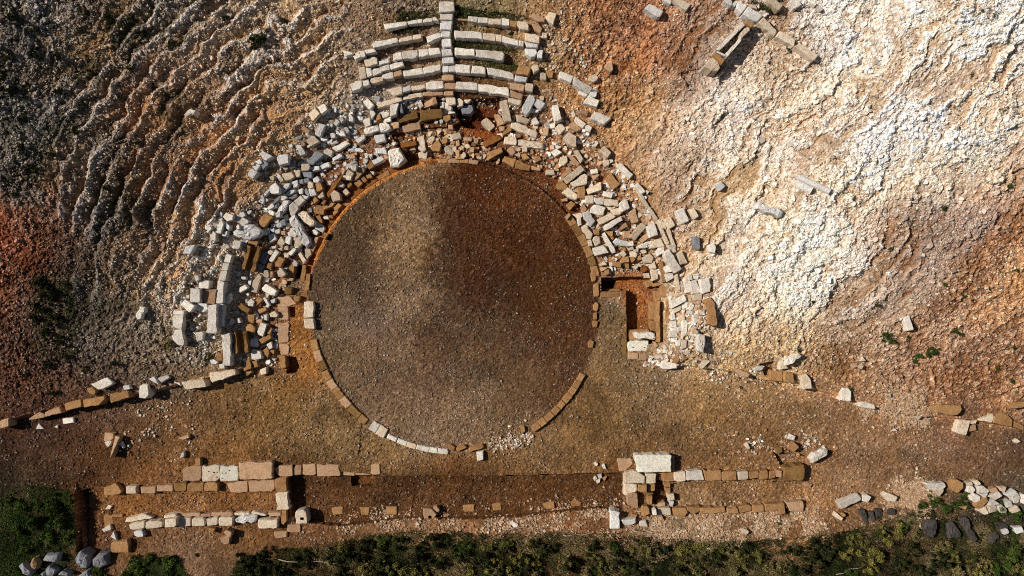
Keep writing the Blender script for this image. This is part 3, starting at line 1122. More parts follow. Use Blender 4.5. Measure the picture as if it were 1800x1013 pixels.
d1, d2, cid = worley(U*1.1, V*2.3, 61)
crack = sstep(.0, .2, d2-d1)
d1c, d2c, cidc = worley(U*2.6+7, V*4.6, 67)
crackc = sstep(.0, .22, d2c-d1c)
w2x = GX+.12*jx+.07*(hash2(np.round(GX/.1), np.round(GY/.1), 5)-.5); w2y = GY+.12*jy
d1b, d2b, cidb = worley(w2x*5.2, w2y*5.2, 71)
crackb = sstep(.0, .25, d2b-d1b)
med = fbm(GX*1.1, GY*1.1, 81, 4); fine = fbm(GX*5, GY*5, 91, 3); grain = vnoise(GX*13, GY*13, 95)
rockpatch = sstep(.40, .56, fbm(U*.25+4, V*.5, 101, 4))
lump = fbm(wx*2.4, wy*2.4, 109, 3)
rel = np.zeros_like(GX)
rel += ROCKW*((.03+.34*amp_w*brk)*saw+.30*(stratw-.55)+.12*(strat2w-.5)+.12*(lump-.5)+(1-.8*tanp*tread)*(1-.5*amp_w)*(.15*(cid-.3)*crack+.13*(cidc-.4)*crackc+.075*cidb*crackb+.03*(grain-.5))+.03*(grain-.5))
esoil = sstep(.50, .60, fbm(U*.20+90, V*.8, 163, 4))
rib = ridged(U*.16+30, V*.62, 167, 3)
d1e, d2e, cide = worley(U*.8+3, V*2.6, 169)
cracke = sstep(.0, .14, d2e-d1e)
rel += ROCKE*(.26*(rib-.55)+.12*(strat-.55)+.09*(strat2-.5)+.10*(lump-.5)-.08*esoil+(1-.75*esoil)*(.15*(cide-.4)*cracke+.10*(cid-.4)*crack+.11*(cidc-.4)*crackc+.07*cidb*crackb)+.05*(grain-.5))
other = CAV*(1-np.clip(ROCKE+ROCKW, 0, 1))
rel += other*(.16*(med-.5)+.11*(cidb-.5)*crackb+.09*(cidc-.5)*crackc+.10*(fine-.5)+.07*(grain-.5)+.10*(strat2-.5))
flatm = 1-CAV
rel += flatm*(.07*(med-.5)+.03*(fine-.5)+.03*(grain-.5)+.035*cidb*crackb*sstep(.55, .8, cidb))
SEAT = sstep(560, 640, PXG)*(1-sstep(960, 1010, PXG))*(1-sstep(200, 260, PYG))
rel *= 1-.55*SEAT
# the seat bank keeps its cut treads
rs = np.hypot(GX-OCX, GY-OCY)
HT = HS+rel
dens = (1-sstep(29.6, 30.6, abs(GX)))*(1-sstep(18., 19.2, abs(GY)))
HT = HS+rel*(.1+.9*dens)

def bil(F, x, y):
    i = np.clip(np.searchsorted(gx, x)-1, 0, NX-2); j = np.clip(np.searchsorted(gy, y)-1, 0, NY-2)
    tx = np.clip((x-gx[i])/(gx[i+1]-gx[i]), 0, 1); ty = np.clip((y-gy[j])/(gy[j+1]-gy[j]), 0, 1)
    return (F[j, i]*(1-tx)+F[j, i+1]*tx)*(1-ty)+(F[j+1, i]*(1-tx)+F[j+1, i+1]*tx)*ty

# a gently smoothed copy, on which stones are seated
def blur(F, n):
    G = F.copy()
    for _ in range(n):
        G[1:-1, :] = (G[:-2, :]+2*G[1:-1, :]+G[2:, :])/4
        G[:, 1:-1] = (G[:, :-2]+2*G[:, 1:-1]+G[:, 2:])/4
    return G
HB = blur(HT, 8)

def seat(px, py, dz=0.0, F=None):
    """survey: the point of the ground (plus dz) that the photo shows at these pixels"""
    F = HB if F is None else F
    u = (np.asarray(px, float)-900)*PX; v = (506-np.asarray(py, float))*PX
    h = np.zeros_like(u)
    for _ in range(7):
        k = (CAMH-h-dz)/CAMH
        h = bil(F, u*k, v*k)
    k = (CAMH-h-dz)/CAMH
    return u*k, v*k, h

# ---------------------------------------------------------------- ground colours
pts = []
for ln in ZONES.strip().splitlines():
    yy, rest = ln.split(':')
    for it in rest.split(','):
        a = [float(t) for t in it.split()]
        pts.append((a[0], float(yy), *a[1:]))
opts = [tuple(float(t) for t in it.split()) for it in ORCH.replace('\n', ',').split(',') if it.strip()]

def field(points, sig):
    cx = np.arange(-200, 2001, 10.); cy = np.arange(-200, 1201, 10.)
    X, Y = np.meshgrid(cx, cy)
    W = np.zeros(X.shape); C = np.zeros(X.shape+(3,))
    for p in points:
        q = ((X-p[0])**2+(Y-p[1])**2)/(2*sig*sig)
        w = np.exp(-q)+1e-5/(1+q)
        W += w; C += w[..., None]*lin(p[2:5])
    return cx, cy, C/W[..., None]

def sample_field(f, px, py):
    cx, cy, C = f
    i = np.clip((px+200)/10, 0, len(cx)-1.001); j = np.clip((py+200)/10, 0, len(cy)-1.001)
    i0 = i.astype(int); j0 = j.astype(int); tx = (i-i0)[..., None]; ty = (j-j0)[..., None]
    return (C[j0, i0]*(1-tx)+C[j0, i0+1]*tx)*(1-ty)+(C[j0+1, i0]*(1-tx)+C[j0+1, i0+1]*tx)*ty

wpx = PXG+26*(fbm(GX*.7, GY*.7, 131, 3)-.5)*2; wpy = PYG+26*(fbm(GX*.7, GY*.7, 137, 3)-.5)*2
CG = sample_field(field(pts, 42), wpx, wpy)
CO = sample_field(field(opts, 26), PXG+(wpx-PXG)*.8+50*(fine-.5)+30*(grain-.5), PYG+(wpy-PYG)*.8+50*(fbm(GX*5+9, GY*5, 92, 3)-.5))
om = (1-sstep(252, 260, RR))[..., None]
CG = CG*(1-om)+CO*om

def patch_colour(mask, rgb, k=1.0):
    global CG
    m = (np.clip(mask, 0, 1)*k)[..., None]
    CG = CG*(1-m)+lin(rgb)*m
ringm = sstep(256, 262, RR)*(1-sstep(284, 296, RR))
patch_colour(ringm*sstep(188, 194, ANG)*(1-sstep(262, 268, ANG)), (150, 88, 38), .9)
patch_colour(sstep(250, 255, RR)*(1-sstep(262, 265, RR))*sstep(194, 204, ANG)*(1-sstep(256, 262, ANG)), (190, 125, 62), .8)
patch_colour(ringm*sstep(276, 284, ANG)*(1-sstep(322, 330, ANG)), (88, 50, 26), .9)
heapm = sstep(290, 300, RR)*(1-sstep(345, 365, RR))*sstep(172, 178, ANG)
patch_colour(heapm*(1-EAST), (120, 78, 46), .7)
patch_colour(heapm*sstep(275, 300, ANG), (140, 88, 50), .75)
for poly, z in PITS:
    colr = {0: (140, 84, 40), 1: (70, 40, 20), 2: (104, 68, 42), 3: (72, 48, 32), 4: (136, 92, 52), 6: (125, 78, 38), 12: (120, 66, 30), 13: (96, 46, 24), 8: (110, 66, 36), 11: (60, 34, 18), 5: (84, 53, 28)}.get(PITS.index((poly, z)))
    if colr:
        patch_colour(poly_mask(PXG, PYG, poly), colr, .85)
patch_colour(.55*poly_mask(PXG, PYG, [(500, 520), (545, 540), (560, 640), (580, 660), (520, 665), (495, 640)])*1.0, (170, 112, 55), .6)

# take the light out of those colours: what the smooth slope receives from sun and sky
gy_, gx_ = np.gradient(blur(base_height(GX, GY), 3), gy, gx)
nl = np.clip((-gx_*LV[0]-gy_*LV[1]+LV[2])/np.sqrt(1+gx_**2+gy_**2), .12, 1)
LIT = (SUN_E*nl/math.pi)[..., None]*np.array([1., .94, .86])+SKY_E*np.array([.8, 1., 1.25])
ALB = CG/LIT
GAIN = 1.08+ROCKW[..., None]*np.array([1.95, 1.95, 1.85])+ROCKE[..., None]*np.array([.66, .69, .70])+(other*.20)[..., None]
ALB = ALB*GAIN
lum = ALB.mean(-1, keepdims=True)
# bare rock stands up pale and grey; earth, warm and darker, lies in the hollows and cracks
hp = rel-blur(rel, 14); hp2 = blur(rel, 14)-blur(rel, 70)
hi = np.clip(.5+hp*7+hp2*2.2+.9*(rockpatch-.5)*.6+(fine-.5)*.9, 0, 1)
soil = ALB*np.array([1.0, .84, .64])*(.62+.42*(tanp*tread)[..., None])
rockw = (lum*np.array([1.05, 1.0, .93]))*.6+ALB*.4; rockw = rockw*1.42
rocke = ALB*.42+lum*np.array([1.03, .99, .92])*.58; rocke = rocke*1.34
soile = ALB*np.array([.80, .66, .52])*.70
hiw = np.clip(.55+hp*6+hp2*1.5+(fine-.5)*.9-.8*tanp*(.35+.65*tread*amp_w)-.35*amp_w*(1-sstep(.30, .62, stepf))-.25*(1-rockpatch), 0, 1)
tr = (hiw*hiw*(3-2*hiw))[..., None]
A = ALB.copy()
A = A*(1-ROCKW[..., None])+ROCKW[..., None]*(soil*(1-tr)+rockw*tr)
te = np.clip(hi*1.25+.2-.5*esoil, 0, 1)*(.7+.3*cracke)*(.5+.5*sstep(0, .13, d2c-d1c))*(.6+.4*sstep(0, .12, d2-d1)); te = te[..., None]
rust = sstep(.55, .7, fbm(U*.3+60, V*.6, 157, 4))[..., None]*.25
rocke = rocke*(1-rust)+rust*ALB*np.array([1.02, .80, .55])
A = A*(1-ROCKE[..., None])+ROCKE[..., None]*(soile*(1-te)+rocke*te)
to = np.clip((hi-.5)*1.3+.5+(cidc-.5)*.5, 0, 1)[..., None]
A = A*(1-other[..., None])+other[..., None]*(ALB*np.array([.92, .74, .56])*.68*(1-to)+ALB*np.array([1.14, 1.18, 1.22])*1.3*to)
moss = sstep(.53, .64, fbm(wx*.55+31, wy*.55, 151, 4))*ROCKW*(1-.7*hi)*(1-sstep(260, 560, PXG)*.7)
A = A*(1-.8*moss[..., None])+.8*moss[..., None]*np.array([.03, .034, .016])
# grain: grit and little stones lying in the earth
grit = hash2(np.round(GX/.045), np.round(GY/.045), 171)
grit = .6*grit+.4*fbm(GX*9, GY*9, 173, 2)
gs = .9+.5*(1-ROCKE)
A *= (1+(grit-.5)*gs)[..., None]
mot = fbm(GX*.9+5, GY*.9, 181, 4); mot2 = fbm(GX*.28, GY*.28, 187, 3)
inO = 1-sstep(250, 258, RR)
A *= (1+(flatm*.34+.2)*(1-.55*inO)*(mot-.5)*2*.9)[..., None]*(1+.35*(mot2-.5)*flatm*(1-inO))[..., None]*(1+.10*inO[..., None])
warm = (fbm(GX*.6+55, GY*.6, 191, 3)-.5)*.3
A *= np.stack([1+warm*.4, 1+warm*0, 1-warm*1.0], -1)
redl = SOILW[..., None]*CAV[..., None]
A = A*(1+redl*np.array([.35, .24, .15]))
spd = sstep(.40, .62, fbm(GX*1.5+3, GY*1.5, 201, 3)*.6+fbm(GX*.4+8, GY*.4, 203, 2)*.4)
sp = hash2(np.round(GX/.046), np.round(GY/.046), 207); sp2 = hash2(np.round(GX/.09), np.round(GY/.09), 209)
spm = (np.maximum(sstep(.80, .96, sp), .8*sstep(.90, .97, sp2))*(.35+.65*spd)*(1-.8*ROCKE)*(1-.6*ROCKW))[..., None]
A = A*(1-.62*spm)+.62*spm*(A*2.2+np.array([.13, .11, .085])*np.clip(.4+3.5*lum, .4, 1.2))
A *= (1-.42*sstep(.80, .95, hash2(np.round(GX/.05), np.round(GY/.05), 213))*(1-.5*ROCKE))[..., None]
A = A*(1+inO[..., None]*np.array([.06, -.03, -.13]))*(1+(flatm*(1-inO)*(PYG < 830))[..., None]*np.array([.15, .10, .04]))
A = np.clip(A, .004, .88)
AM = np.stack([blur(A[..., k], 10) for k in range(3)], -1)
A = A*dens[..., None]+(AM*.35+ALB*.65)*(1-dens[..., None])

# ---------------------------------------------------------------- helpers
def link(o):
    COL.objects.link(o); return o

def mesh_np(name, verts, faces_flat, loop_tot, cols=None, smooth=False):
    me = bpy.data.meshes.new(name)
    nv = len(verts); nf = len(loop_tot)
    me.vertices.add(nv); me.vertices.foreach_set('co', np.asarray(verts, np.float32).ravel())
    me.loops.add(len(faces_flat)); me.loops.foreach_set('vertex_index', np.asarray(faces_flat, np.int32))
    me.polygons.add(nf)
    st = np.concatenate([[0], np.cumsum(loop_tot)[:-1]])
    me.polygons.foreach_set('loop_start', st.astype(np.int32)); me.polygons.foreach_set('loop_total', np.asarray(loop_tot, np.int32))
    me.polygons.foreach_set('use_smooth', np.full(nf, smooth))
    me.update(calc_edges=True)
    if cols is not None:
        at = me.color_attributes.new('Col', 'FLOAT_COLOR', 'POINT')
        c = np.ones((nv, 4), np.float32); c[:, :3] = cols
        at.data.foreach_set('color', c.ravel())
    return me

def new_mat(name):
    m = bpy.data.materials.new(name); m.use_nodes = True
    nt = m.node_tree; b = nt.nodes['Principled BSDF']
    b.inputs['Roughness'].default_value = .93
    b.inputs['Specular IOR Level'].default_value = .03
    return m, nt, b

def mixc(nt, a, b, f, mode='MIX'):
    n = nt.nodes.new('ShaderNodeMix'); n.data_type = 'RGBA'; n.blend_type = mode
    for s, v in ((n.inputs[6], a), (n.inputs[7], b), (n.inputs[0], f)):
        if hasattr(v, 'is_linked') or hasattr(v, 'links'): nt.links.new(v, s)
        else: s.default_value = v
    return n.outputs[2]

def noise(nt, co, scale, detail=4, rough=.6):
    n = nt.nodes.new('ShaderNodeTexNoise'); n.inputs['Scale'].default_value = scale
    n.inputs['Detail'].default_value = detail; n.inputs['Roughness'].default_value = rough
    nt.links.new(co, n.inputs['Vector']); return n.outputs['Fac']

def ramp(nt, f, stops):
    r = nt.nodes.new('ShaderNodeValToRGB'); el = r.color_ramp.elements
    while len(el) < len(stops): el.new(.5)
    for e, (p, c) in zip(el, stops):
        e.position = p; e.color = (c, c, c, 1) if not isinstance(c, tuple) else (*c, 1)
    nt.links.new(f, r.inputs[0]); return r.outputs[0]

def bump(nt, bsdf, h, strength, dist):
    b = nt.nodes.new('ShaderNodeBump'); b.inputs['Strength'].default_value = strength; b.inputs['Distance'].default_value = dist
    nt.links.new(h, b.inputs['Height']); nt.links.new(b.outputs[0], bsdf.inputs['Normal'])

# ground material: the earth and rock colours times fine grain, with a gritty bump
GM, nt, bs = new_mat('earth_and_rock')
at = nt.nodes.new('ShaderNodeAttribute'); at.attribute_name = 'Col'
tc = nt.nodes.new('ShaderNodeTexCoord')
n1 = noise(nt, tc.outputs['Object'], 22, 3, .7)
g1 = ramp(nt, n1, [(.3, .55), (.7, 1.45)])
c1 = mixc(nt, at.outputs['Color'], g1, 1.0, 'MULTIPLY')
nt.links.new(c1, bs.inputs['Base Color'])
n2 = noise(nt, tc.outputs['Object'], 14, 6, .75)
bump(nt, bs, n2, .8, .07)

VM, nt, bs = new_mat('loose_stone_chips')
at = nt.nodes.new('ShaderNodeAttribute'); at.attribute_name = 'Col'
tc = nt.nodes.new('ShaderNodeTexCoord')
n1 = noise(nt, tc.outputs['Object'], 30, 2, .6)
nt.links.new(mixc(nt, at.outputs['Color'], ramp(nt, n1, [(.3, .75), (.7, 1.2)]), 1.0, 'MULTIPLY'), bs.inputs['Base Color'])

def stone_mat(name, col, dirt, sc=1.0, pit=.5):
    m, nt, bs = new_mat(name)
    tc = nt.nodes.new('ShaderNodeTexCoord'); oi = nt.nodes.new('ShaderNodeObjectInfo')
    va = nt.nodes.new('ShaderNodeVectorMath'); va.operation = 'ADD'
    nt.links.new(tc.outputs['Object'], va.inputs[0])
    sc_ = nt.nodes.new('ShaderNodeVectorMath'); sc_.operation = 'SCALE'; sc_.inputs[0].default_value = (37, 53, 29)
    nt.links.new(oi.outputs['Random'], sc_.inputs['Scale']); nt.links.new(sc_.outputs[0], va.inputs[1])
    co = va.outputs[0]
    big = noise(nt, co, 2.2, 4, .65); fin = noise(nt, co, 16, 4, .7)
    base = mixc(nt, (*col, 1), (*dirt, 1), ramp(nt, big, [(.44, 0.), (.74, .85)]))
    mid = noise(nt, co, 6.5, 5, .7)
    base = mixc(nt, base, (dirt[0]*.45, dirt[1]*.43, dirt[2]*.40, 1), ramp(nt, mid, [(.56, 0.), (.72, .5)]))
    base = mixc(nt, base, ramp(nt, fin, [(.3, .55), (.62, 1.16)]), 1.0, 'MULTIPLY')
    vo = nt.nodes.new('ShaderNodeTexVoronoi'); vo.inputs['Scale'].default_value = 14; nt.links.new(co, vo.inputs['Vector'])
    base = mixc(nt, base, ramp(nt, vo.outputs['Distance'], [(.05, 1-pit), (.24, 1.0)]), .8, 'MULTIPLY')
    base = mixc(nt, base, ramp(nt, oi.outputs['Random'], [(0, (.80, .77, .74)), (.5, (1., .98, .96)), (1, (1.12, 1.1, 1.06))]), 1.0, 'MULTIPLY')
    nt.links.new(base, bs.inputs['Base Color'])
    bump(nt, bs, fin, .8, .035)
    return m

MATS = {
    'w': stone_mat('white_limestone', (.74, .69, .61), (.50, .42, .33)),
    'l': stone_mat('bright_marble', (.76, .74, .62), (.62, .54, .42), pit=.35),
    'g': stone_mat('grey_limestone', (.70, .68, .65), (.48, .46, .43)),
    'c': stone_mat('cream_limestone', (.66, .56, .43), (.50, .35, .22)),
    'o': stone_mat('ochre_sandstone', (.40, .225, .10), (.25, .125, .045), pit=.3),
    'y': stone_mat('dark_ochre_sandstone', (.24, .135, .05), (.12, .06, .022), pit=.5),
    'r': stone_mat('rust_sandstone', (.25, .10, .03), (.14, .05, .015), pit=.3),
    'p': stone_mat('pinkish_limestone', (.48, .31, .19), (.38, .21, .11)),
    'b': stone_mat('blue_grey_limestone', (.27, .275, .295), (.17, .17, .18)),
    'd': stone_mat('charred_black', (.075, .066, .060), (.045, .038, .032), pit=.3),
}
DARKHOLE, nt_, bs_ = new_mat('dark_cutting'); bs_.inputs['Base Color'].default_value = (.03, .022, .015, 1)

def tag(o, label, cat, group=None, kind=None):
    o['label'] = label
    o['category'] = cat
    if group: o['group'] = group
    if kind: o['kind'] = kind
    return o

# ---------------------------------------------------------------- the ground sheet
idx = np.arange(NX*NY).reshape(NY, NX)
q = np.stack([idx[:-1, :-1], idx[:-1, 1:], idx[1:, 1:], idx[1:, :-1]], -1).reshape(-1, 4)
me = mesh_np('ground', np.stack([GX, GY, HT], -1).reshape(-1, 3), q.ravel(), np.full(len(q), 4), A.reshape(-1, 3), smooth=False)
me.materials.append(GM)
go = link(bpy.data.objects.new('ground', me)); go['kind'] = 'structure'; go['label'] = 'hollow of bare rock and red earth round the orchestra floor'; go['category'] = 'ground'

# ---------------------------------------------------------------- stones
def area2(p):
    x, y = p[:, 0], p[:, 1]
    return .5*np.sum(x*np.roll(y, -1)-np.roll(x, -1)*y)

def stone_mesh(P, zt, zb, rough, rs, tilt, socket=None, clamps=False, mat='w', dome=0.0):
    """P: outline (m, 2) about the origin, counter-clockwise; zt/zb top and bottom"""
    n = len(P)
    Q = []
    k = .10 if not rough else .16
    for i in range(n):                                   # break the corners a little
        a, b, c = P[i-1], P[i], P[(i+1) % n]
        la = np.linalg.norm(a-b); lc = np.linalg.norm(c-b)
        ka = min(k, 0.05/max(la, .01)) if not rough else k; kc = min(k, 0.05/max(lc, .01)) if not rough else k
        ch_ = 2.6 if rs.random() < .16 else 1.
        ka *= rs.uniform(.25, 1.4)*ch_; kc *= rs.uniform(.25, 1.4)*ch_; ka = min(ka, .42); kc = min(kc, .42)
        Q += [b+(a-b)*ka, b+(c-b)*kc]
    Q = np.array(Q)
    R = []
    for i in range(len(Q)):
        a, b = Q[i], Q[(i+1) % len(Q)]
        m = max(1, int(np.linalg.norm(b-a)/.17))
        for t in range(m): R.append(a+(b-a)*t/m)
    R = np.array(R); N = len(R)
    d = np.roll(R, -1, 0)-np.roll(R, 1, 0); nrm = np.stack([d[:, 1], -d[:, 0]], -1)
    nrm /= np.maximum(np.linalg.norm(nrm, axis=1, keepdims=True), 1e-6)
    size = math.sqrt(abs(area2(P)))
    j = (.012 if not rough else .022)*min(1.6, max(.5, size/.5))
    R = R+nrm*(rs.normal(0, 1, (N, 1))*j)
    c = R.mean(0)
    h = zt-zb
    ch = min(.035 if not rough else .08, size*.09)
    V = []
    def tz(p): return tilt[0]*p[:, 0]+tilt[1]*p[:, 1]
    ring0 = R+nrm*.025+rs.normal(0, .01, (N, 2)); V.append(np.column_stack([ring0, np.full(N, zb)]))
    ring1 = R+nrm*.012+rs.normal(0, j*.7, (N, 2)); V.append(np.column_stack([ring1, zb+(h*.55)+tz(ring1)*.5]))
    ring2 = R; V.append(np.column_stack([ring2, zt-ch*rs.uniform(.5, 1.2, N)+tz(ring2)-dome*.3]))
    sc3 = 1-ch/max(size*.5, .05)*.75
    zj = j*.5 if rough else .0025
    ring3 = c+(R-c)*max(.5, sc3); V.append(np.column_stack([ring3, zt+rs.normal(0, zj, N)+tz(ring3)]))
    if socket is None:
        nr = 4
        for f_, g_ in ((.72, .35), (.46, .65), (.2, .9)) if rough else ((.5, .5),):
            rg = c+(R-c)*f_+rs.normal(0, .02 if rough else .004, (N, 2)); V.append(np.column_stack([rg, zt+rs.normal(0, zj*1.5, N)+tz(rg)+dome*g_])); nr += 1
        V.append(np.array([[c[0], c[1], zt+tilt[0]*c[0]+tilt[1]*c[1]+rs.normal(0, zj)+dome]]))
    else:
        sx, sy, sw, sh = socket
        dirs = R-np.array([sx, sy]); dirs /= np.maximum(np.linalg.norm(dirs, axis=1, keepdims=True), 1e-6)
        f = 1/np.maximum(abs(dirs[:, 0])/sw, abs(dirs[:, 1])/sh)
        rg = np.array([sx, sy])+dirs*f[:, None]
        V.append(np.column_stack([rg, np.full(N, zt)])); V.append(np.column_stack([rg, np.full(N, zt-.28)]))
        V.append(np.array([[sx, sy, zt-.28]])); nr = 6
    V = np.concatenate(V)
    F = []
    for r in range(nr-1):
        for i in range(N):
            k2 = (i+1) % N
            F.append((r*N+i, r*N+k2, (r+1)*N+k2, (r+1)*N+i))
    last = (nr-1)*N
    for i in range(N): F.append((last+i, last+(i+1) % N, len(V)-1))
    nf = len(F)
    V = [tuple(v) for v in V]
    mi = [0]*nf
    if socket is not None:
        for i in range(nf):
            if i >= (nr-2)*N: mi[i] = 1
    if clamps:
        for (ux, uy) in clamps:
            x0, y0 = ux, uy; a = .022; b = len(V)
            V += [(x0-a*1.6, y0-a, zt+.012), (x0+a*1.6, y0-a, zt+.012), (x0+a*1.6, y0+a, zt+.012), (x0-a*1.6, y0+a, zt+.012),
                  (x0-a*1.6, y0-a, zt-.03), (x0+a*1.6, y0-a, zt-.03), (x0+a*1.6, y0+a, zt-.03), (x0-a*1.6, y0+a, zt-.03)]
            for f_ in ((0, 1, 2, 3), (4, 5, 1, 0), (5, 6, 2, 1), (6, 7, 3, 2), (7, 4, 0, 3)):
                F.append(tuple(b+t for t in f_)); mi.append(1)
    me = bpy.data.meshes.new('stone')
    me.from_pydata(V, [], F)
    me.materials.append(MATS[mat])
    if 1 in mi:
        me.materials.append(DARKHOLE)
        me.polygons.foreach_set('material_index', mi)
    me.update()
    return me

COLN = {'w': 'white', 'g': 'light grey', 'c': 'cream', 'o': 'ochre', 'y': 'dark ochre', 'r': 'rust-brown', 'p': 'pinkish tan', 'b': 'blue-grey', 'd': 'black', 'l': 'bright white'}
IDM = np.full((1160, 2000), -1, np.int32)      # which stone covers which pixel of the survey
ST = []                                        # all stones
def raster(poly):
    xs = [p[0] for p in poly]; ys = [p[1] for p in poly]
    x0, x1 = max(int(min(xs)), -70), min(int(max(xs))+1, 1890); y0, y1 = max(int(min(ys)), -70), min(int(max(ys))+1, 1080)
    if x1 <= x0 or y1 <= y0: return None
    Y, X = np.mgrid[y0:y1+1, x0:x1+1]
    return (slice(y0+75, y1+76), slice(x0+75, x1+76)), poly_mask(X+.5, Y+.5, poly)

def add_stone(poly, code, h, kind, sect, lab=None, short=None, rough=False, clamps=False, socket=False):
    rs = np.random.default_rng(1000+len(ST))
    pp = np.array(poly, float)
    loose = sect.startswith('@')
    boulder = kind == 'boulder'
    if kind == 'seat_block': rough = False
    if boulder: rough = True
    cx, cy = pp.mean(0)
    # does it lie on an earlier stone?
    base = None
    ra = raster(poly)
    if ra:
        ids = IDM[ra[0]][ra[1]]
        if len(ids):
            on = ids[ids >= 0]
            if len(on) > .38*len(ids):
                v, cnt = np.unique(on, return_counts=True)
                base = max(ST[t]['zt'] for t in v[cnt > .15*len(ids)])
    _, _, hc = seat(pp[:, 0], pp[:, 1], h)
    hmean = float(np.mean(hc)); hmin = float(hc.min())
    slope_room = 0.0
    if base is not None: zt = max(base+h*.75, hmean+h)
    else: zt = hmean+h
    k = (CAMH-zt)/CAMH
    W = np.column_stack([(pp[:, 0]-900)*PX*k, (506-pp[:, 1])*PX*k])
    if area2(W) < 0: W = W[::-1]
    c = W.mean(0)
    zb = hmin-.12
    size = math.sqrt(abs(area2(W)))
    tl = (0, 0)
    if loose and not clamps and kind in ('rubble',):
        s = .12 if h < .5 else .08
        tl = (rs.normal(0, s), rs.normal(0, s))
        lim = .45*h/max(size*.7, .1)
        tl = tuple(float(np.clip(t, -lim, lim)) for t in tl)
    elif not clamps: tl = (rs.normal(0, .025), rs.normal(0, .025))
    L = (W-c)*(1.05 if loose and kind == 'rubble' else 1.0)
    dome = .18*size if boulder else (.05*size if rough else 0)
    so = None
    if socket:
        so = (0.05, -.08, .10, .07) if kind != 'footing_stone' else (0.05, -.16, .09, .09)
    cl = False
    if clamps:
        mx = L.max(0); mn = L.min(0)
        if code == 'c': cl = [(mn[0]+.34, .1), (mn[0]+.62, .06), (mx[0]-.14, .07), (mx[0]-.14, -.2), (mx[0]-.30, .05)]
        elif h > .24 and code == 'l' and mx[1]-mn[1] < .62 and cy < 700: cl = [(mn[0]+.29, mn[1]+.2), (mn[0]+.9, mn[1]+.2)]
        else: cl = [(mn[0]+.12, .07), (mn[0]+.12, -.2), (mx[0]-.5, .2), (mn[0]+.3, .07)]
    me = stone_mesh(L, zt-zb, 0, rough, rs, tl, so, cl, code, dome)
    name = kind
    A_px = abs(area2(pp))
    ext = pp-pp.mean(0)
    ev = np.linalg.eigvalsh(ext.T@ext); asp = math.sqrt(max(ev[1], 1e-6)/max(ev[0], 1e-6))
    if kind in ('rubble', 'slab'):
        if len(poly) == 3: name = 'stone_fragment'
        elif asp > 2.3: name = 'stone_bar'
        elif h <= .2 or kind == 'slab': name = 'stone_slab'
        elif len(poly) == 4: name = 'stone_block'
        else: name = 'rubble_stone'
    if kind == 'boulder': name = 'boulder'
    o = link(bpy.data.objects.new(name, me))
    o.location = (c[0], c[1], zb)
    i = len(ST)
    if ra: 
        sub = IDM[ra[0]]; sub[ra[1]] = i
    ST.append(dict(o=o, px=cx, py=cy, zt=zt, code=code, name=name, sect=sect, lab=lab, short=short, A=A_px, asp=asp, nv=len(poly), rough=rough, ang=math.degrees(math.atan2(-(np.linalg.eigh(ext.T@ext)[1][1, 1]), np.linalg.eigh(ext.T@ext)[1][0, 1])) % 180))
    return o

T = (0, 0, 1); sect = '@'; kind = 'rubble'; H = .3; nsec = 0
for ln in DATA.strip().splitlines():
    ln = ln.strip()
    if not ln: continue
    if ln.startswith('#T'):
        T = tuple(float(t) for t in ln.split()[1:]); continue
    if ln.startswith('@'):
        a = ln[1:].split(None, 3)
        if a[0] == 'loose': sect = '@'+a[1]; kind = a[1]; H = float(a[2])
        elif a[0] == 'stair': sect = a[3]; kind = a[1]; H = float(a[2])
        else: sect = a[3]; kind = a[1]; H = float(a[2])
        continue
    lab = short = None
    if '|' in ln:
        ps = ln.split('|'); ln = ps[0]; lab = ps[1].strip(); short = ps[2].strip()
    a = ln.split(); code = a[0]; h = H
    if ':' in code: code, hh_ = code.split(':'); h = float(hh_)
    v = [float(t) for t in a[1:]]
    poly = [(T[0]+v[i]*T[2], T[1]+v[i+1]*T[2]) for i in range(0, len(v), 2)]
    add_stone(poly, code[0], h, kind, sect, lab, short, '~' in code, '/' in code, '^' in code)

# kerb of the orchestra: stones laid along the circle
def arc(a0, a1, r, w, n, codes, h, name, jit=.0):
    rs = np.random.default_rng(int(a0*10)+n+5000)
    ed = np.linspace(a0, a1, n+1); ed[1:-1] += rs.uniform(-.22, .22, n-1)*(a1-a0)/n
    for i in range(n):
        t = np.radians(np.linspace(ed[i], ed[i+1]-(.12 if a1 > a0 else -.12), 4))
        dr = rs.normal(0, jit); ww = w*rs.uniform(.92, 1.08)
        outer = [(797+(r+dr+ww/2)*math.cos(x), 540+(r+dr+ww/2)*math.sin(x)) for x in t]
        inner = [(797+(r+dr-ww/2)*math.cos(x), 540+(r+dr-ww/2)*math.sin(x)) for x in t[::-1]]
        add_stone(outer+inner, codes[i % len(codes)], h*rs.uniform(.85, 1.15), 'kerb_stone', name)
arc(167, 127, 253, 13, 9, 'opyop', .12, "orchestra's lower left kerb")
arc(125, 118, 252, 18, 2, 'wc', .16, "white broken end of the bottom kerb strip")
arc(117, 92, 254, 9, 6, 'wlcwl', .12, "thin white kerb strip under the orchestra")
arc(57, 27, 256, 11, 9, 'o', .18, "orchestra's lower right kerb")
arc(-38, -12, 257, 12, 6, 'oyo', .14, "orchestra's upper right kerb")
arc(198, 262, 263, 8, 11, 'ror', .06, "ochre lip of the orchestra's upper left")
arc(264, 280, 258, 8, 4, 'op', .1, "ochre kerb at the top of the orchestra")

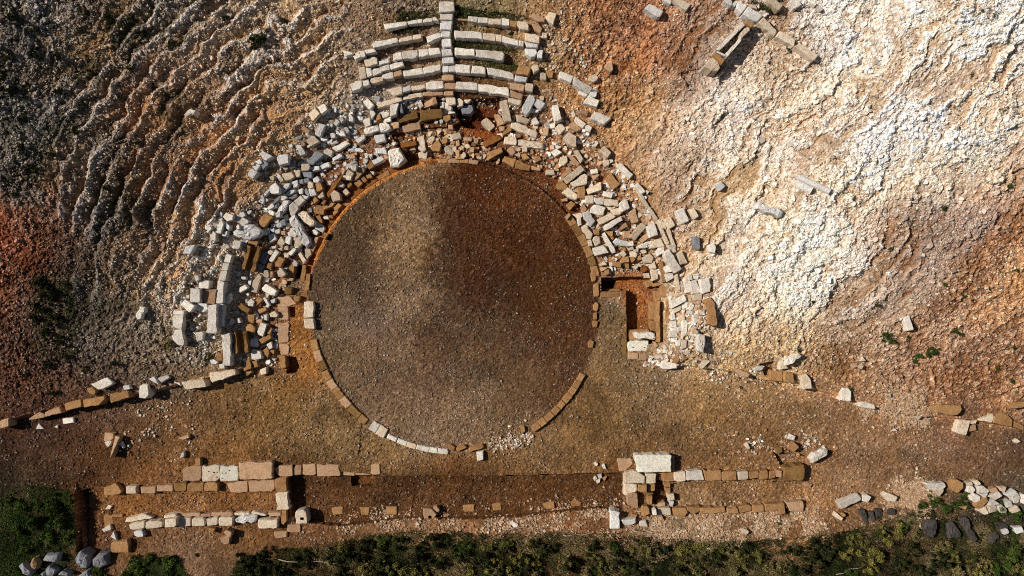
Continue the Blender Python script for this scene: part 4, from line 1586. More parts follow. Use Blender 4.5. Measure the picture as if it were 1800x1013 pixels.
# channel blocks: stones with a gutter cut along them
def channel_block(x1, y1, x2, y2, w, code, h, lab, short):
    p, r = seat(np.array([x1, x2]), np.array([y1, y2]), h)[:2]
    hz = float(seat(np.array([(x1+x2)/2]), np.array([(y1+y2)/2]))[2][0])
    a = np.array([p[0], r[0]]); b = np.array([p[1], r[1]])
    L = np.linalg.norm(b-a); d = (b-a)/L; ww = w*PX*.5
    prof = [(-ww, -.15), (-ww, h), (-ww*.52, h+.02), (-ww*.42, h*.25), (ww*.42, h*.22), (ww*.52, h), (ww, h-.02), (ww, -.15)]
    n = max(4, int(L/.18)); rs = np.random.default_rng(int(x1))
    V = []; F = []
    for i in range(n+1):
        for (u, z) in prof:
            V.append((u+rs.normal(0, .022), (i/n-.5)*L+rs.normal(0, .015), z+rs.normal(0, .02)))
    m = len(prof)
    for i in range(n):
        for k in range(m):
            k2 = (k+1) % m
            F.append((i*m+k, i*m+k2, (i+1)*m+k2, (i+1)*m+k))
    F.append(tuple(range(m))); F.append(tuple(n*m+k for k in range(m-1, -1, -1)))
    me = bpy.data.meshes.new('channel_block'); me.from_pydata(V, [], F); me.materials.append(MATS[code]); me.update()
    o = link(bpy.data.objects.new('channel_block', me))
    c = (a+b)/2; o.location = (c[0], c[1], hz); o.rotation_euler.z = math.atan2(d[1], d[0])-math.pi/2
    poly = [(x1-w/2, y1), (x1+w/2, y1), (x2+w/2, y2), (x2-w/2, y2)]
    ra = raster(poly); i = len(ST)
    sub = IDM[ra[0]]; sub[ra[1]] = i
    ST.append(dict(o=o, px=(x1+x2)/2, py=(y1+y2)/2, zt=hz+h, code=code, name='channel_block', sect='@', lab=lab, short=short, A=abs(w*(y2-y1)), asp=2, nv=4, rough=True, ang=90))
channel_block(436, 475, 447, 434, 22, 'y', .4, 'upper dark ochre channel block beside the left rubble heap', 'upper channel block')
channel_block(425, 620, 421, 583, 23, 'y', .45, 'lower dark channel block standing alone left of the orchestra', 'lower channel block')
channel_block(1164, 565, 1164, 529, 22, 'o', .4, "upper ochre channel block along the sunken pit's right side", 'upper pit channel')
channel_block(1165, 601, 1165, 566, 20, 'o', .3, "lower ochre channel block along the sunken pit's right side", 'lower pit channel')

# two column shafts lying on the white rock slope
def shaft(x1, y1, x2, y2, w, code, flutes, lab, short):
    a0, b0, z0 = seat(np.array([x1, x2]), np.array([y1, y2]), w*PX*.8)
    a = np.array([a0[0], b0[0], z0[0]]); b = np.array([a0[1], b0[1], z0[1]])
    R = w*PX*.5*.93; d = b-a; L = np.linalg.norm(d)
    nseg = 48; n = max(3, int(L/.3)); rs = np.random.default_rng(int(x2))
    V = []; F = []
    for i in range(n+1):
        for k in range(nseg):
            t = 2*math.pi*k/nseg
            rr = R*(1-(.07*(.5+.5*math.cos(t*16)) if flutes else 0)-.015*rs.random())
            V.append((rr*math.cos(t), (i/n-.5)*L, rr*math.sin(t)))
    for i in range(n):
        for k in range(nseg): F.append((i*nseg+k, (i+1)*nseg+k, (i+1)*nseg+(k+1) % nseg, i*nseg+(k+1) % nseg))
    F.append(tuple(range(nseg))); F.append(tuple(n*nseg+k for k in range(nseg-1, -1, -1)))
    me = bpy.data.meshes.new('column_shaft'); me.from_pydata(V, [], F); me.materials.append(MATS[code]); me.update()
    o = link(bpy.data.objects.new('column_shaft', me))
    c = (a+b)/2; o.location = (c[0], c[1], c[2]+R*.75)
    o.rotation_euler = (math.atan2(d[2], math.hypot(d[0], d[1])), 0, math.atan2(d[1], d[0])-math.pi/2)
    dx, dy = x2-x1, y2-y1; l = math.hypot(dx, dy); nx_, ny_ = -dy/l*w/2, dx/l*w/2
    ra = raster([(x1+nx_, y1+ny_), (x2+nx_, y2+ny_), (x2-nx_, y2-ny_), (x1-nx_, y1-ny_)]); i = len(ST)
    sub = IDM[ra[0]]; sub[ra[1]] = i
    ST.append(dict(o=o, px=(x1+x2)/2, py=(y1+y2)/2, zt=c[2]+R, code=code, name='column_shaft', sect='@', lab=lab, short=short, A=w*l, asp=3, nv=4, rough=False, ang=30))
shaft(1402, 308, 1461, 336, 11, 'g', False, 'longer upper grey column shaft lying on the white rock slope', 'longer column shaft')
shaft(1401, 320, 1429, 335, 13, 'g', True, 'short fluted grey column drum lying below the longer shaft', 'fluted column drum')

# ---------------------------------------------------------------- labels
ORD = ['', 'first', 'second', 'third', 'fourth', 'fifth', 'sixth', 'seventh', 'eighth', 'ninth', 'tenth', 'eleventh', 'twelfth', 'thirteenth', 'fourteenth', 'fifteenth', 'sixteenth', 'seventeenth', 'eighteenth', 'nineteenth', 'twentieth', 'twenty-first', 'twenty-second', 'twenty-third', 'twenty-fourth', 'twenty-fifth', 'twenty-sixth', 'twenty-seventh', 'twenty-eighth']
CATS = {'seat_block': 'seat block', 'stair_block': 'stair block', 'wall_block': 'wall block', 'paving_slab': 'paving slab', 'kerb_stone': 'kerb stone', 'footing_stone': 'footing stone', 'boulder': 'boulder',
        'ledge_stone': 'ledge stone', 'step_block': 'step block', 'stone_fragment': 'stone fragment', 'stone_bar': 'stone bar', 'stone_slab': 'stone slab', 'stone_block': 'stone block', 'rubble_stone': 'rubble stone', 'channel_block': 'channel block', 'column_shaft': 'column shaft'}
def look(s):
    sz = 'tiny' if s['A'] < 45 else 'small' if s['A'] < 130 else '' if s['A'] < 420 else 'large'
    sh = 'curved' if s['nv'] >= 8 else 'triangular' if s['nv'] == 3 else 'elongated' if s['asp'] > 2.3 else 'many-sided' if s['nv'] >= 5 else 'squarish' if s['asp'] < 1.35 else 'oblong'
    if s['rough']: sh = 'rough'
    return ' '.join(t for t in (sz, COLN[s['code']], sh) if t)
sects = {}
for s in ST:
    if not s['sect'].startswith('@'): sects.setdefault(s['sect'], []).append(s)
for nm, lst in sects.items():
    xs = [s['px'] for s in lst]; ys = [s['py'] for s in lst]
    vert = (max(ys)-min(ys)) > 1.2*(max(xs)-min(xs))
    lst.sort(key=lambda s: s['py'] if vert else s['px'])
    for i, s in enumerate(lst):
        w = look(s).replace('tiny ', 'small ')
        nn = CATS[s['name']].split()[-1]
        if len(lst) == 1: s['lab_'] = f'{w} {nn}, {nm}'
        else: s['lab_'] = f'{w} {nn}, {ORD[i+1]} from {"top" if vert else "left"}, {nm}'
        s['group'] = nm
land = [s for s in ST if s['lab']]
DIRS = ['right', 'upper right', 'above', 'upper left', 'left', 'lower left', 'below', 'lower right']
cell = {}
for s in ST:
    if s['lab']: s['lab_'] = s['lab']; continue
    if 'lab_' in s: continue
    L_ = min(land, key=lambda t: math.hypot(t['px']-s['px'], t['py']-s['py']))
    d = int(((math.degrees(math.atan2(L_['py']-s['py'], s['px']-L_['px'])) % 360)+22.5)//45) % 8
    cell.setdefault((L_['short'], d, look(s), s['name']), []).append((math.hypot(L_['px']-s['px'], L_['py']-s['py']), s))
for (sh, d, lk, nm), lst in cell.items():
    lst.sort(key=lambda t: t[0])
    where = {0: 'right of', 2: 'above', 4: 'left of', 6: 'below'}.get(d) or {1: 'up and right of', 3: 'up and left of', 5: 'down and left of', 7: 'down and right of'}[d]
    for i, (_, s) in enumerate(lst):
        nn = CATS[s['name']]
        pre = '' if len(lst) == 1 else ('nearest ' if i == 0 else ORD[i+1]+'-nearest ')
        s['lab_'] = f'{pre}{lk} {nn} {where} the {sh}'
for s in ST:
    g = s.get('group')
    if not g:
        g = {'@rubble': 'tumbled stones of the ruined seating', '@slab': 'loose slabs about the stage building', '@boulder': 'boulders in the weeds at the bottom left'}.get(s['sect'])
        if s['name'] in ('column_shaft', 'channel_block'): g = s['name'].replace('_', ' ')+'s among the ruins'
    tag(s['o'], s['lab_'], CATS[s['name']], g, 'thing')

# ---------------------------------------------------------------- small rubble and chips that nobody could count
def chips(name, px, py, size, colr, tall, lab, cat, box=False):
    n = len(px)
    x, y, h = seat(px, py, 0., HT)
    rs = np.random.default_rng(n)
    m = 6 if box else 4
    th = rs.uniform(0, 2*math.pi, (n, 1))+np.arange(m)*2*math.pi/m+rs.uniform(-.35, .35, (n, m))
    st = rs.uniform(.55, 1., (n, 1)); ro = rs.uniform(0, math.pi, (n, 1))
    rad = size[:, None]*rs.uniform(.7, 1.15, (n, m))
    lx = rad*np.cos(th); ly = rad*np.sin(th)*st
    bx = lx*np.cos(ro)-ly*np.sin(ro); by = lx*np.sin(ro)+ly*np.cos(ro)
    hz = size*tall*rs.uniform(.6, 1.2, n)
    tx = rs.normal(0, .25, (n, 1)); ty = rs.normal(0, .25, (n, 1))
    V0 = np.stack([x[:, None]+bx, y[:, None]+by, np.broadcast_to((h-.03-size*.2)[:, None], bx.shape)], -1)
    f = .72
    V1 = np.stack([x[:, None]+bx*f+rs.normal(0, .12, bx.shape)*size[:, None], y[:, None]+by*f+rs.normal(0, .12, bx.shape)*size[:, None], (h+hz)[:, None]+bx*tx+by*ty], -1)
    V = np.concatenate([V0, V1], 1).reshape(-1, 3)
    o = (np.arange(n)*2*m)[:, None]
    fl = []; 
    side = np.stack([np.stack([o[:, 0]+k, o[:, 0]+(k+1) % m, o[:, 0]+m+(k+1) % m, o[:, 0]+m+k], -1) for k in range(m)], 1).reshape(-1, 4)
    top = o+m+np.arange(m)
    flat = np.concatenate([side.ravel(), top.ravel()]); tot = np.concatenate([np.full(len(side), 4), np.full(n, m)])
    cols = np.repeat(colr, 2*m, 0)
    me = mesh_np(name, V, flat, tot, cols)
    me.materials.append(VM)
    ob = link(bpy.data.objects.new(name, me))
    tag(ob, lab, cat, None, 'stuff')
    return ob

def inside(px, py, polys):
    m = np.zeros(len(px), bool)
    for p in polys: m |= poly_mask(px, py, p)
    return m
def free(px, py):
    return IDM[np.clip(py.astype(int)+75, 0, 1159), np.clip(px.astype(int)+75, 0, 1999)] < 0
def alb_at(px, py):
    x, y, h = seat(px, py)
    return np.stack([bil(A_S[..., k], x, y) for k in range(3)], -1)
A_S = np.stack([blur(A[..., k], 4) for k in range(3)], -1)

HEAPW = [[(445, 290), (500, 262), (560, 205), (600, 180), (690, 168), (780, 178), (805, 205), (790, 235), (700, 235), (690, 275), (600, 330), (556, 390), (545, 440), (505, 520), (488, 560), (490, 640), (432, 650), (425, 560), (440, 480), (420, 420), (372, 410), (392, 370), (470, 340)]]
HEAPE = [[(880, 190), (960, 172), (1010, 195), (1050, 240), (1100, 300), (1135, 345), (1160, 420), (1195, 480), (1190, 500), (1160, 480), (1060, 478), (1040, 410), (1000, 345), (965, 300), (900, 262)], [(1180, 500), (1245, 480), (1250, 520), (1215, 610), (1180, 650), (1130, 640), (1180, 600)]]
HEAPN = [[(690, 245), (740, 228), (800, 225), (870, 255), (890, 285), (830, 280), (740, 285)]]
LEFTG = [[(310, 500), (380, 400), (420, 420), (430, 640), (370, 650), (300, 610)]]
BANKS = [[(560, 945), (640, 905), (720, 905), (900, 905), (1080, 885), (1105, 905), (1130, 940), (1000, 930), (850, 935), (760, 925), (650, 925)], [(1130, 905), (1420, 898), (1450, 935), (1200, 945), (1140, 935)], [(1520, 700), (1630, 705), (1640, 735), (1530, 728)], [(1575, 860), (1620, 860), (1620, 895), (1580, 895)]]
def scatter(n, polys, seed):
    rs = np.random.default_rng(seed); px = []; py = []
    for p in polys:
        a = np.array(p); x0, y0 = a.min(0); x1, y1 = a.max(0)
        x = rs.uniform(x0, x1, n); y = rs.uniform(y0, y1, n)
        keep = rs.random(n) < 1
        m = poly_mask(x, y, p)
        px.append(x[m]); py.append(y[m])
    return np.concatenate(px), np.concatenate(py)

def rubble(polys, n, smin, smax, pal, name, lab, seed, tall=.7, soft=2.5, patch=1.0):
    px, py = scatter(n, polys, seed)
    rs = np.random.default_rng(seed+1)
    px = px+rs.normal(0, soft, len(px)); py = py+rs.normal(0, soft, len(py))
    ok = free(px, py) & (rs.random(len(px)) < np.clip(fbm(px*.05, py*.05, seed+2, 3)*patch-(patch-1)*.62+.3, 0, 1)); px, py = px[ok], py[ok]
    size = smin+(smax-smin)*rs.random(len(px))**2.2
    pal = np.array(pal); c = pal[rs.integers(0, len(pal), len(px))]*rs.uniform(.7, 1.15, (len(px), 1))
    return chips(name, px, py, size, np.clip(c, .01, .85), tall, lab, 'rubble', True)
WHT = (.72, .68, .62); GRY = (.5, .49, .47); CRM = (.6, .48, .34); OCR = (.38, .2, .08); PNK = (.48, .3, .18); BRN = (.2, .11, .05)
rubble(HEAPW, 5200, .05, .24, [WHT, GRY, GRY, WHT, CRM, GRY, PNK], 'rubble', 'fine pale rubble filling the heap on the left of the orchestra', 300)
rubble(HEAPE, 5600, .05, .21, [WHT, CRM, CRM, PNK, WHT, PNK, OCR], 'rubble', 'fine warm rubble filling the heap on the right of the orchestra', 310)
rubble(HEAPN, 900, .06, .24, [CRM, PNK, OCR, PNK, BRN, CRM], 'rubble', 'broken brown stones in the red pit at the top of the orchestra', 320)
rubble(LEFTG, 2200, .03, .12, [WHT, GRY, GRY, CRM], 'rubble', 'white chippings strewn round the white blocks on the left', 330, .7, 6, 2.5)
rubble(BANKS, 15000, .025, .10, [PNK, (.5, .36, .23), CRM, PNK, OCR, (.42, .28, .17), (.5, .36, .24)], 'gravel', 'pale gravel bank between the stage ruins and the scrub', 340, .6, 12, 3.2)
SC2 = [[(800, 200), (890, 160), (900, 185), (880, 230), (830, 235)], [(960, 90), (1010, 100), (1030, 115), (960, 110)], [(985, 70), (1000, 60), (960, 40), (930, 50)], [(860, 770), (935, 760), (915, 778), (862, 792)], [(1240, 640), (1340, 655), (1335, 668), (1230, 655)], [(1270, 770), (1440, 770), (1450, 800), (1300, 795)], [(230, 720), (330, 700), (350, 800), (230, 790)], [(600, 90), (650, 100), (640, 170), (600, 160)], [(960, 60), (990, 110), (1040, 180), (1000, 170), (930, 120)]]
rubble(SC2, 900, .03, .12, [CRM, PNK, CRM, WHT, BRN, OCR], 'rubble', 'scattered small stones between the seats, walls and paths', 350, .7, 14, 4.5)

rubble([[(858, 772), (900, 762), (938, 758), (932, 774), (905, 786), (866, 794)]], 420, .04, .12, [CRM, WHT, CRM, PNK], 'rubble', 'small pale rubble filling the gap in the bottom kerb of the orchestra', 360, .7, 2.5)

# chips everywhere on the earth
rs = np.random.default_rng(77)
n = 260000
px = rs.uniform(-30, 1830, n); py = rs.uniform(-30, 960, n)
dn = np.clip(fbm(px*.02, py*.02, 211, 3)*1.6-.35, 0, 1)
rr = np.hypot(px-797, py-540); inor = rr < 252
leftor = inor & ((px < 780) | (py > 560))
pr = np.where(inor, np.where(leftor, .9, .55), .5)*dn
east = sstep(1100, 1300, px)*(py < 560)
pr = np.where((py < 640) & (rr > 360), .85*dn, pr)
pr = np.where((py > 880) & (px < 140), .1, pr)
ok = (rs.random(n) < pr) & free(px, py)
px, py = px[ok], py[ok]
alb = alb_at(px, py); l3 = alb.mean(-1, keepdims=True)
f = rs.uniform(.35, 2.9, (len(px), 1))
cc = (alb*.55+l3*.45*np.array([1.05, 1., .93]))*f
sz = .022+.05*rs.random(len(px))**3
inor = np.hypot(px-797, py-540) < 252
sz = np.where(inor, sz*.85, sz*1.1)
wh = rs.random(len(px)) < np.where(inor, .42, .26)
cc = np.where(wh[:, None], np.array([.64, .52, .38])*rs.uniform(.4, 1.15, (len(px), 1))*np.clip(.35+2.6*l3, .35, 1), cc)
sz = np.where(wh, sz*1.15+.006, sz)
chips('gravel', px, py, sz, np.clip(cc, .01, .8), .7, 'loose gravel and stone chips scattered over earth, orchestra and slopes', 'gravel')
# sharp rock lumps on both slopes
n = 42000
px = rs.uniform(-30, 1830, n); py = rs.uniform(-30, 640, n)
rr = np.hypot(px-797, py-540)
dn = fbm(px*.018, py*.018, 231, 3)
x_, y_, h_ = seat(px, py)
rk = bil(ROCKE*(.35+.65*rockpatch), x_, y_)+bil(ROCKW*(.25+.75*rockpatch), x_, y_)*.9+bil(other, x_, y_)*.35
ok = (rs.random(n) < rk*np.clip(dn*2-.4, .1, 1)*.55) & free(px, py) & (rr > 365)
px, py = px[ok], py[ok]
alb = alb_at(px, py); l3 = alb.mean(-1, keepdims=True)
cc = (alb*.7+l3*.3*np.array([1.03, 1., .95]))*rs.uniform(.7, 1.55, (len(px), 1))
chips('rock_rubble', px, py, .05+.13*rs.random(len(px))**2.5, np.clip(cc, .01, .82), .45, 'jagged bits of broken rock covering the slopes of the hollow', 'rock debris', True)

# ---------------------------------------------------------------- plants
LM, nt, bs = new_mat('leaf_green')
at = nt.nodes.new('ShaderNodeAttribute'); at.attribute_name = 'Col'
oi = nt.nodes.new('ShaderNodeObjectInfo')
nt.links.new(mixc(nt, at.outputs['Color'], ramp(nt, oi.outputs['Random'], [(0, (.75, .8, .7)), (1, (1.25, 1.15, .95))]), 1.0, 'MULTIPLY'), bs.inputs['Base Color'])
bs.inputs['Roughness'].default_value = .7
WM, nt, bs = new_mat('dry_stem'); 
tc = nt.nodes.new('ShaderNodeTexCoord')
nt.links.new(mixc(nt, (.16, .11, .07, 1), (.3, .24, .17, 1), noise(nt, tc.outputs['Object'], 20)), bs.inputs['Base Color'])

def leaf_mesh(seed, n, leaf, pal, flat=.55, clumps=9):
    rs = np.random.default_rng(seed)
    cc = rs.normal(0, .42, (clumps, 3)); cc[:, 2] = abs(cc[:, 2])*flat*1.2+.12
    cr = rs.uniform(.16, .42, clumps)
    which = rs.integers(0, clumps, n)
    d = rs.normal(0, 1, (n, 3)); d /= np.linalg.norm(d, axis=1, keepdims=True)
    p = cc[which]+d*(cr[which]*rs.random(n)**.45)[:, None]
    p[:, 2] = np.maximum(p[:, 2], .02)
    nrm = d*.6+rs.normal(0, .6, (n, 3)); nrm[:, 2] += .5
    nrm /= np.linalg.norm(nrm, axis=1, keepdims=True)
    a = np.cross(nrm, rs.normal(0, 1, (n, 3))); a /= np.linalg.norm(a, axis=1, keepdims=True); b = np.cross(nrm, a)
    L = leaf*rs.uniform(.6, 1.4, n)[:, None]
    q = np.stack([p-a*L, p+b*L*.45+nrm*L*.15, p+a*L, p-b*L*.45+nrm*L*.15], 1).reshape(-1, 3)
    pal = np.array(pal)
    tint = rs.random(clumps)
    c = pal[rs.integers(0, len(pal), n)]*(.7+.6*tint[which])[:, None]*rs.uniform(.75, 1.25, (n, 1))
    return mesh_np('foliage', q, np.arange(4*n), np.full(n, 4), np.repeat(c, 4, 0))

def stem_mesh(seed, n):
    rs = np.random.default_rng(seed); V = []; F = []
    for _ in range(n):
        th = rs.uniform(0, 6.28); l = rs.uniform(.4, .95); e = rs.uniform(.5, 1.2)
        p0 = np.array([0, 0, -.08]); p2 = np.array([math.cos(th)*l*.8, math.sin(th)*l*.8, .15+e*.35]); p1 = (p0+p2)/2+rs.normal(0, .08, 3)
        pts_ = [p0, p1, p2]; rad = [.03, .02, .006]
        b = len(V)
        for pt, r in zip(pts_, rad):
            for k in range(4): V.append((pt[0]+r*math.cos(k*1.571), pt[1]+r*math.sin(k*1.571), pt[2]+r*.3*math.sin(k*1.571)))
        for i in range(2):
            for k in range(4): F.append((b+i*4+k, b+i*4+(k+1) % 4, b+(i+1)*4+(k+1) % 4, b+(i+1)*4+k))
    me = bpy.data.meshes.new('stem'); me.from_pydata(V, [], F); me.materials.append(WM); me.update()
    return me
G1 = [(.04, .07, .014), (.065, .095, .022), (.028, .045, .012)]
G2 = [(.13, .125, .03), (.085, .09, .024), (.2, .165, .06)]
G3 = [(.020, .026, .010), (.036, .042, .016), (.06, .056, .028)]
G4 = [(.18, .14, .07), (.11, .09, .04), (.24, .19, .11), (.06, .065, .02)]
PROTO = {}
for key, pal, nl_, lf in (('green', G1, 1500, .075), ('olive', G2, 1300, .085), ('dark', G3, 1500, .075), ('straw', G4, 1200, .09)):
    lst = []
    for v in range(2):
        fm = leaf_mesh(400+hash_key if False else 400+len(PROTO)*7+v, nl_, lf, pal, clumps=8+3*v); fm.materials.append(LM)
        lst.append((fm, stem_mesh(500+len(PROTO)*7+v, 9)))
    PROTO[key] = lst
SHRUBS = []
SCRUBZ = [(400, 1008), (430, 985), (560, 968), (650, 945), (760, 938), (860, 948), (1000, 945), (1200, 955), (1340, 958), (1460, 946), (1540, 932), (1590, 945), (1700, 965), (1800, 950), (1800, 1013), (400, 1013)]
def shrub(px, py, rpx, key, lab=None, short=None):
    i = len(SHRUBS); rs = np.random.default_rng(900+i)
    x, y, h = seat(np.array([px]), np.array([py]), .1)
    fm, sm = PROTO[key][i % 2]
    root = link(bpy.data.objects.new('shrub', None)); root.empty_display_size = .2
    root.location = (float(x[0]), float(y[0]), float(h[0])-.03)
    s = rpx*PX*.95
    root.scale = (s, s*rs.uniform(.8, 1.1), s*rs.uniform(1.1, 1.7)); root.rotation_euler.z = rs.uniform(0, 6.28)
    f = link(bpy.data.objects.new('foliage', fm)); f.parent = root
    t = link(bpy.data.objects.new('stem', sm)); t.parent = root
    SHRUBS.append(dict(o=root, px=px, py=py, key=key, r=rpx, lab=lab, short=short))
for ln in PLANTS.strip().splitlines():
    ps = ln.split('|'); a = ps[0].split()
    for k in range(1, len(a), 3):
        shrub(float(a[k]), float(a[k+1]), float(a[k+2]), a[0])
rsx = np.random.default_rng(4242)
sx_, sy_ = scatter(128, [SCRUBZ], 4243)
for a_, b_ in zip(sx_, sy_):
    if free(np.array([a_]), np.array([b_]))[0]:
        kd = 'dark' if a_ < 800 and rsx.random() < .6 else ('dark', 'olive', 'green', 'straw', 'dark', 'olive')[rsx.integers(0, 6)]
        shrub(float(a_), float(b_), float(rsx.uniform(7, 19)), kd)
KN = {'green': 'bright green', 'olive': 'olive yellow', 'dark': 'dark green', 'straw': 'straw-coloured'}
cell = {}
for s in SHRUBS:
    L_ = min(land, key=lambda t: math.hypot(t['px']-s['px'], t['py']-s['py']))
    d = int(((math.degrees(math.atan2(L_['py']-s['py'], s['px']-L_['px'])) % 360)+22.5)//45) % 8
    sz = 'small' if s['r'] < 9 else 'medium-sized' if s['r'] < 22 else 'large'
    cell.setdefault((L_['short'], d, sz, s['key']), []).append((math.hypot(L_['px']-s['px'], L_['py']-s['py']), s))
for (sh, d, sz, key), lst in cell.items():
    lst.sort(key=lambda t: t[0])
    where = ['right of', 'up and right of', 'above', 'up and left of', 'left of', 'down and left of', 'below', 'down and right of'][d]
    for i, (_, s) in enumerate(lst):
        pre = '' if len(lst) == 1 else ('nearest ' if i == 0 else ORD[i+1]+'-nearest ')
        tag(s['o'], f'{pre}{sz} {KN[key]} shrub {where} the {sh}', 'shrub', 'shrubs and weed tufts among the ruins')

# the scrub strip: grass and dry stalks
def grass(polys, n, lmin, lmax, pal, seed, name, lab):
    px, py = scatter(n, polys, seed); ok = free(px, py); px, py = px[ok], py[ok]
    rs = np.random.default_rng(seed)
    den = fbm(px*.03, py*.03, seed, 3); ok = rs.random(len(px)) < np.clip(den*2.4-.45, .1, 1); px, py = px[ok], py[ok]
    n = len(px); x, y, h = seat(px, py, 0, HT)
    th = fbm(px*.02, py*.02, seed+3, 2)*12+rs.normal(0, .9, n); L = rs.uniform(lmin, lmax, n); W = rs.uniform(.008, .022, n)
    lean = rs.uniform(.3, 1.1, n)
    dx, dy = np.cos(th), np.sin(th)
    P = []
    for t, wk in ((0, 1.), (.5, .8), (1., .1)):
        cx = x+dx*L*lean*t**1.4*.7; cy = y+dy*L*lean*t**1.4*.7; cz = h-.02+L*(t-.35*lean*t*t)*.75
        P += [np.stack([cx-dy*W*wk, cy+dx*W*wk, cz], -1), np.stack([cx+dy*W*wk, cy-dx*W*wk, cz], -1)]
    V = np.stack(P, 1).reshape(-1, 3); o = np.arange(n)*6
    q = np.concatenate([np.stack([o, o+1, o+3, o+2], -1), np.stack([o+2, o+3, o+5, o+4], -1)])
    pal = np.array(pal); tone = np.clip(fbm(px*.025+9, py*.025, seed+5, 3)*1.8-.4, 0, .999)
    k = np.clip((tone*len(pal)+rs.normal(0, .7, n)).astype(int), 0, len(pal)-1)
    c = pal[k]*rs.uniform(.6, 1.4, (n, 1))
    me = mesh_np(name, V, q.ravel(), np.full(len(q), 4), np.repeat(c, 6, 0)); me.materials.append(LM)
    tag(link(bpy.data.objects.new(name, me)), lab, 'grass', None, 'stuff')
SCRUB = [[(400, 1013), (420, 985), (480, 965), (560, 962), (650, 940), (760, 930), (860, 940), (1000, 935), (1100, 940), (1200, 948), (1340, 950), (1460, 938), (1520, 925), (1580, 905), (1640, 890), (1700, 905), (1830, 905), (1830, 1060), (400, 1060)]]
GP = [(.014, .018, .007), (.028, .034, .011), (.05, .05, .018), (.10, .078, .032), (.22, .16, .09)]
grass(SCRUB, 150000, .12, .42, GP, 601, 'scrub_grass', 'tangled green and dry grass filling the scrub strip at the bottom')
grass([[(0, 870), (30, 850), (130, 862), (134, 980), (120, 1040), (-30, 1040), (-30, 880)], [(215, 1013), (230, 985), (310, 975), (330, 1013), (330, 1040), (215, 1040)]], 22000, .1, .35, [(.02, .04, .01), (.035, .06, .014), (.05, .075, .02), (.06, .07, .03)], 611, 'weeds', 'low green weeds growing on the bank at the bottom left')
grass([[(700, 20), (770, 15), (770, 40), (690, 60)], [(800, 12), (940, 30), (900, 40), (800, 38)], [(800, 72), (900, 82), (900, 90), (800, 84)], [(860, 105), (910, 115), (900, 125), (830, 112)], [(1320, 0), (1360, 10), (1370, 30), (1330, 15)], [(250, 0), (0, 0), (0, 330), (120, 300), (250, 140)], [(60, 480), (130, 480), (140, 620), (60, 640)]], 4200, .08, .25, [(.03, .045, .014), (.06, .065, .02), (.12, .1, .045)], 621, 'grass_tufts', 'thin grass growing between seat rows and on the left slope')

# dry branches lying at the scrub's edge
def branch(x1, y1, x2, y2, lab):
    rs = np.random.default_rng(int(x1*3+y1)+7); n = 9
    t = np.linspace(0, 1, n); px = x1+(x2-x1)*t+np.cumsum(rs.normal(0, 1.3, n)); py = y1+(y2-y1)*t+np.cumsum(rs.normal(0, 1.3, n))
    x, y, h = seat(px, py, .25)
    o0 = np.array([x[0], y[0], h[0]]); V = []; F = []
    for i in range(n):
        r = .022*(1-.6*t[i])
        z = h[i]+.22+.1*math.sin(i)
        for k in range(5): V.append((x[i]-o0[0]+r*math.cos(k*1.257), y[i]-o0[1]+r*math.cos(k*1.257), z-o0[2]+r*math.sin(k*1.257)))
    for i in range(n-1):
        for k in range(5): F.append((i*5+k, i*5+(k+1) % 5, (i+1)*5+(k+1) % 5, (i+1)*5+k))
    me = bpy.data.meshes.new('dry_branch'); me.from_pydata(V, [], F); me.materials.append(BM); me.update()
    ob = link(bpy.data.objects.new('dry_branch', me)); ob.location = o0
    tag(ob, lab, 'branch', 'dry branches in the scrub')
BM, nt, bs = new_mat('bleached_branch'); tc = nt.nodes.new('ShaderNodeTexCoord')
nt.links.new(mixc(nt, (.42, .37, .3, 1), (.25, .2, .15, 1), noise(nt, tc.outputs['Object'], 9)), bs.inputs['Base Color'])
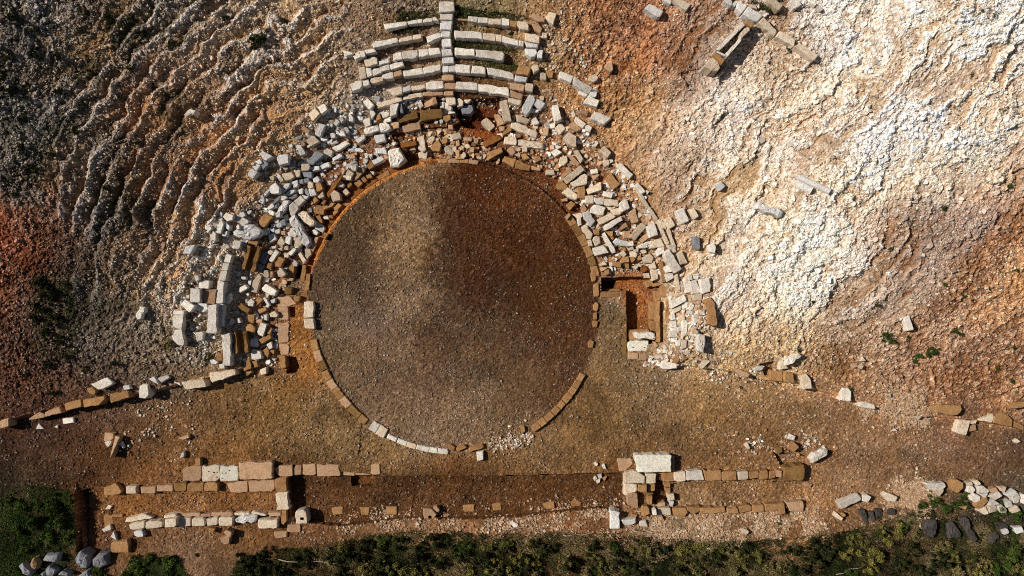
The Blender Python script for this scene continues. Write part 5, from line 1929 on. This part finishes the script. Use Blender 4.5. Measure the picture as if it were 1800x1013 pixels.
branch(490, 982, 600, 990, 'pale dry branch low at the left end of the scrub strip')
branch(885, 930, 955, 930, 'straight bleached branch along the scrub edge below the stage trench')
branch(990, 940, 1030, 932, 'short bent branch left of the grey upright stage block')
branch(1112, 928, 1150, 932, 'short straight stick right of the grey upright stage block')
branch(1340, 944, 1372, 948, 'curly bleached twig at the scrub edge below the right stage room')
branch(1470, 1010, 1515, 998, 'arched dry stalk at the bottom edge toward the right')

# ---------------------------------------------------------------- light, sky, camera
W = bpy.data.worlds.new('World'); SC.world = W; W.use_nodes = True
nt = W.node_tree; bg = nt.nodes['Background']
sky = nt.nodes.new('ShaderNodeTexSky'); sky.sky_type = 'NISHITA'; sky.sun_disc = False
sky.sun_elevation = SUN_EL
az = math.atan2(-SUN_DIR2[0], -SUN_DIR2[1])        # compass bearing of the sun, clockwise from +Y
sky.sun_rotation = az
nt.links.new(sky.outputs[0], bg.inputs[0]); bg.inputs[1].default_value = .042
sl = bpy.data.lights.new('sun', 'SUN'); sl.energy = SUN_E; sl.angle = math.radians(.5); sl.color = (1, .94, .86)
so = link(bpy.data.objects.new('sun', sl)); so.location = (0, 0, 60)
so.rotation_euler = Vector((-LV[0], -LV[1], -LV[2])).to_track_quat('-Z', 'Y').to_euler()
cam = bpy.data.cameras.new('camera'); co = link(bpy.data.objects.new('camera', cam))
co.location = (0, 0, CAMH); cam.sensor_width = 36; cam.lens = 36*CAMH/54.0; cam.clip_end = 600; cam.clip_start = .5
SC.camera = co
SC.cycles.use_denoising = False
SC.cycles.filter_width = 1.05
SC.cycles.max_bounces = 5; SC.cycles.diffuse_bounces = 3
SC.view_settings.view_transform = 'Standard'; SC.view_settings.look = 'None'; SC.view_settings.gamma = 1; SC.view_settings.exposure = 0
print('STONES', len(ST), 'SHRUBS', len(SHRUBS))
from collections import Counter
cnt = Counter(s['lab_'] for s in ST); print('DUP', [k for k, v in cnt.items() if v > 1][:10]); print('LONG', [k for k in cnt if not 4 <= len(k.split()) <= 16][:10]); print(Counter(s['name'] for s in ST))
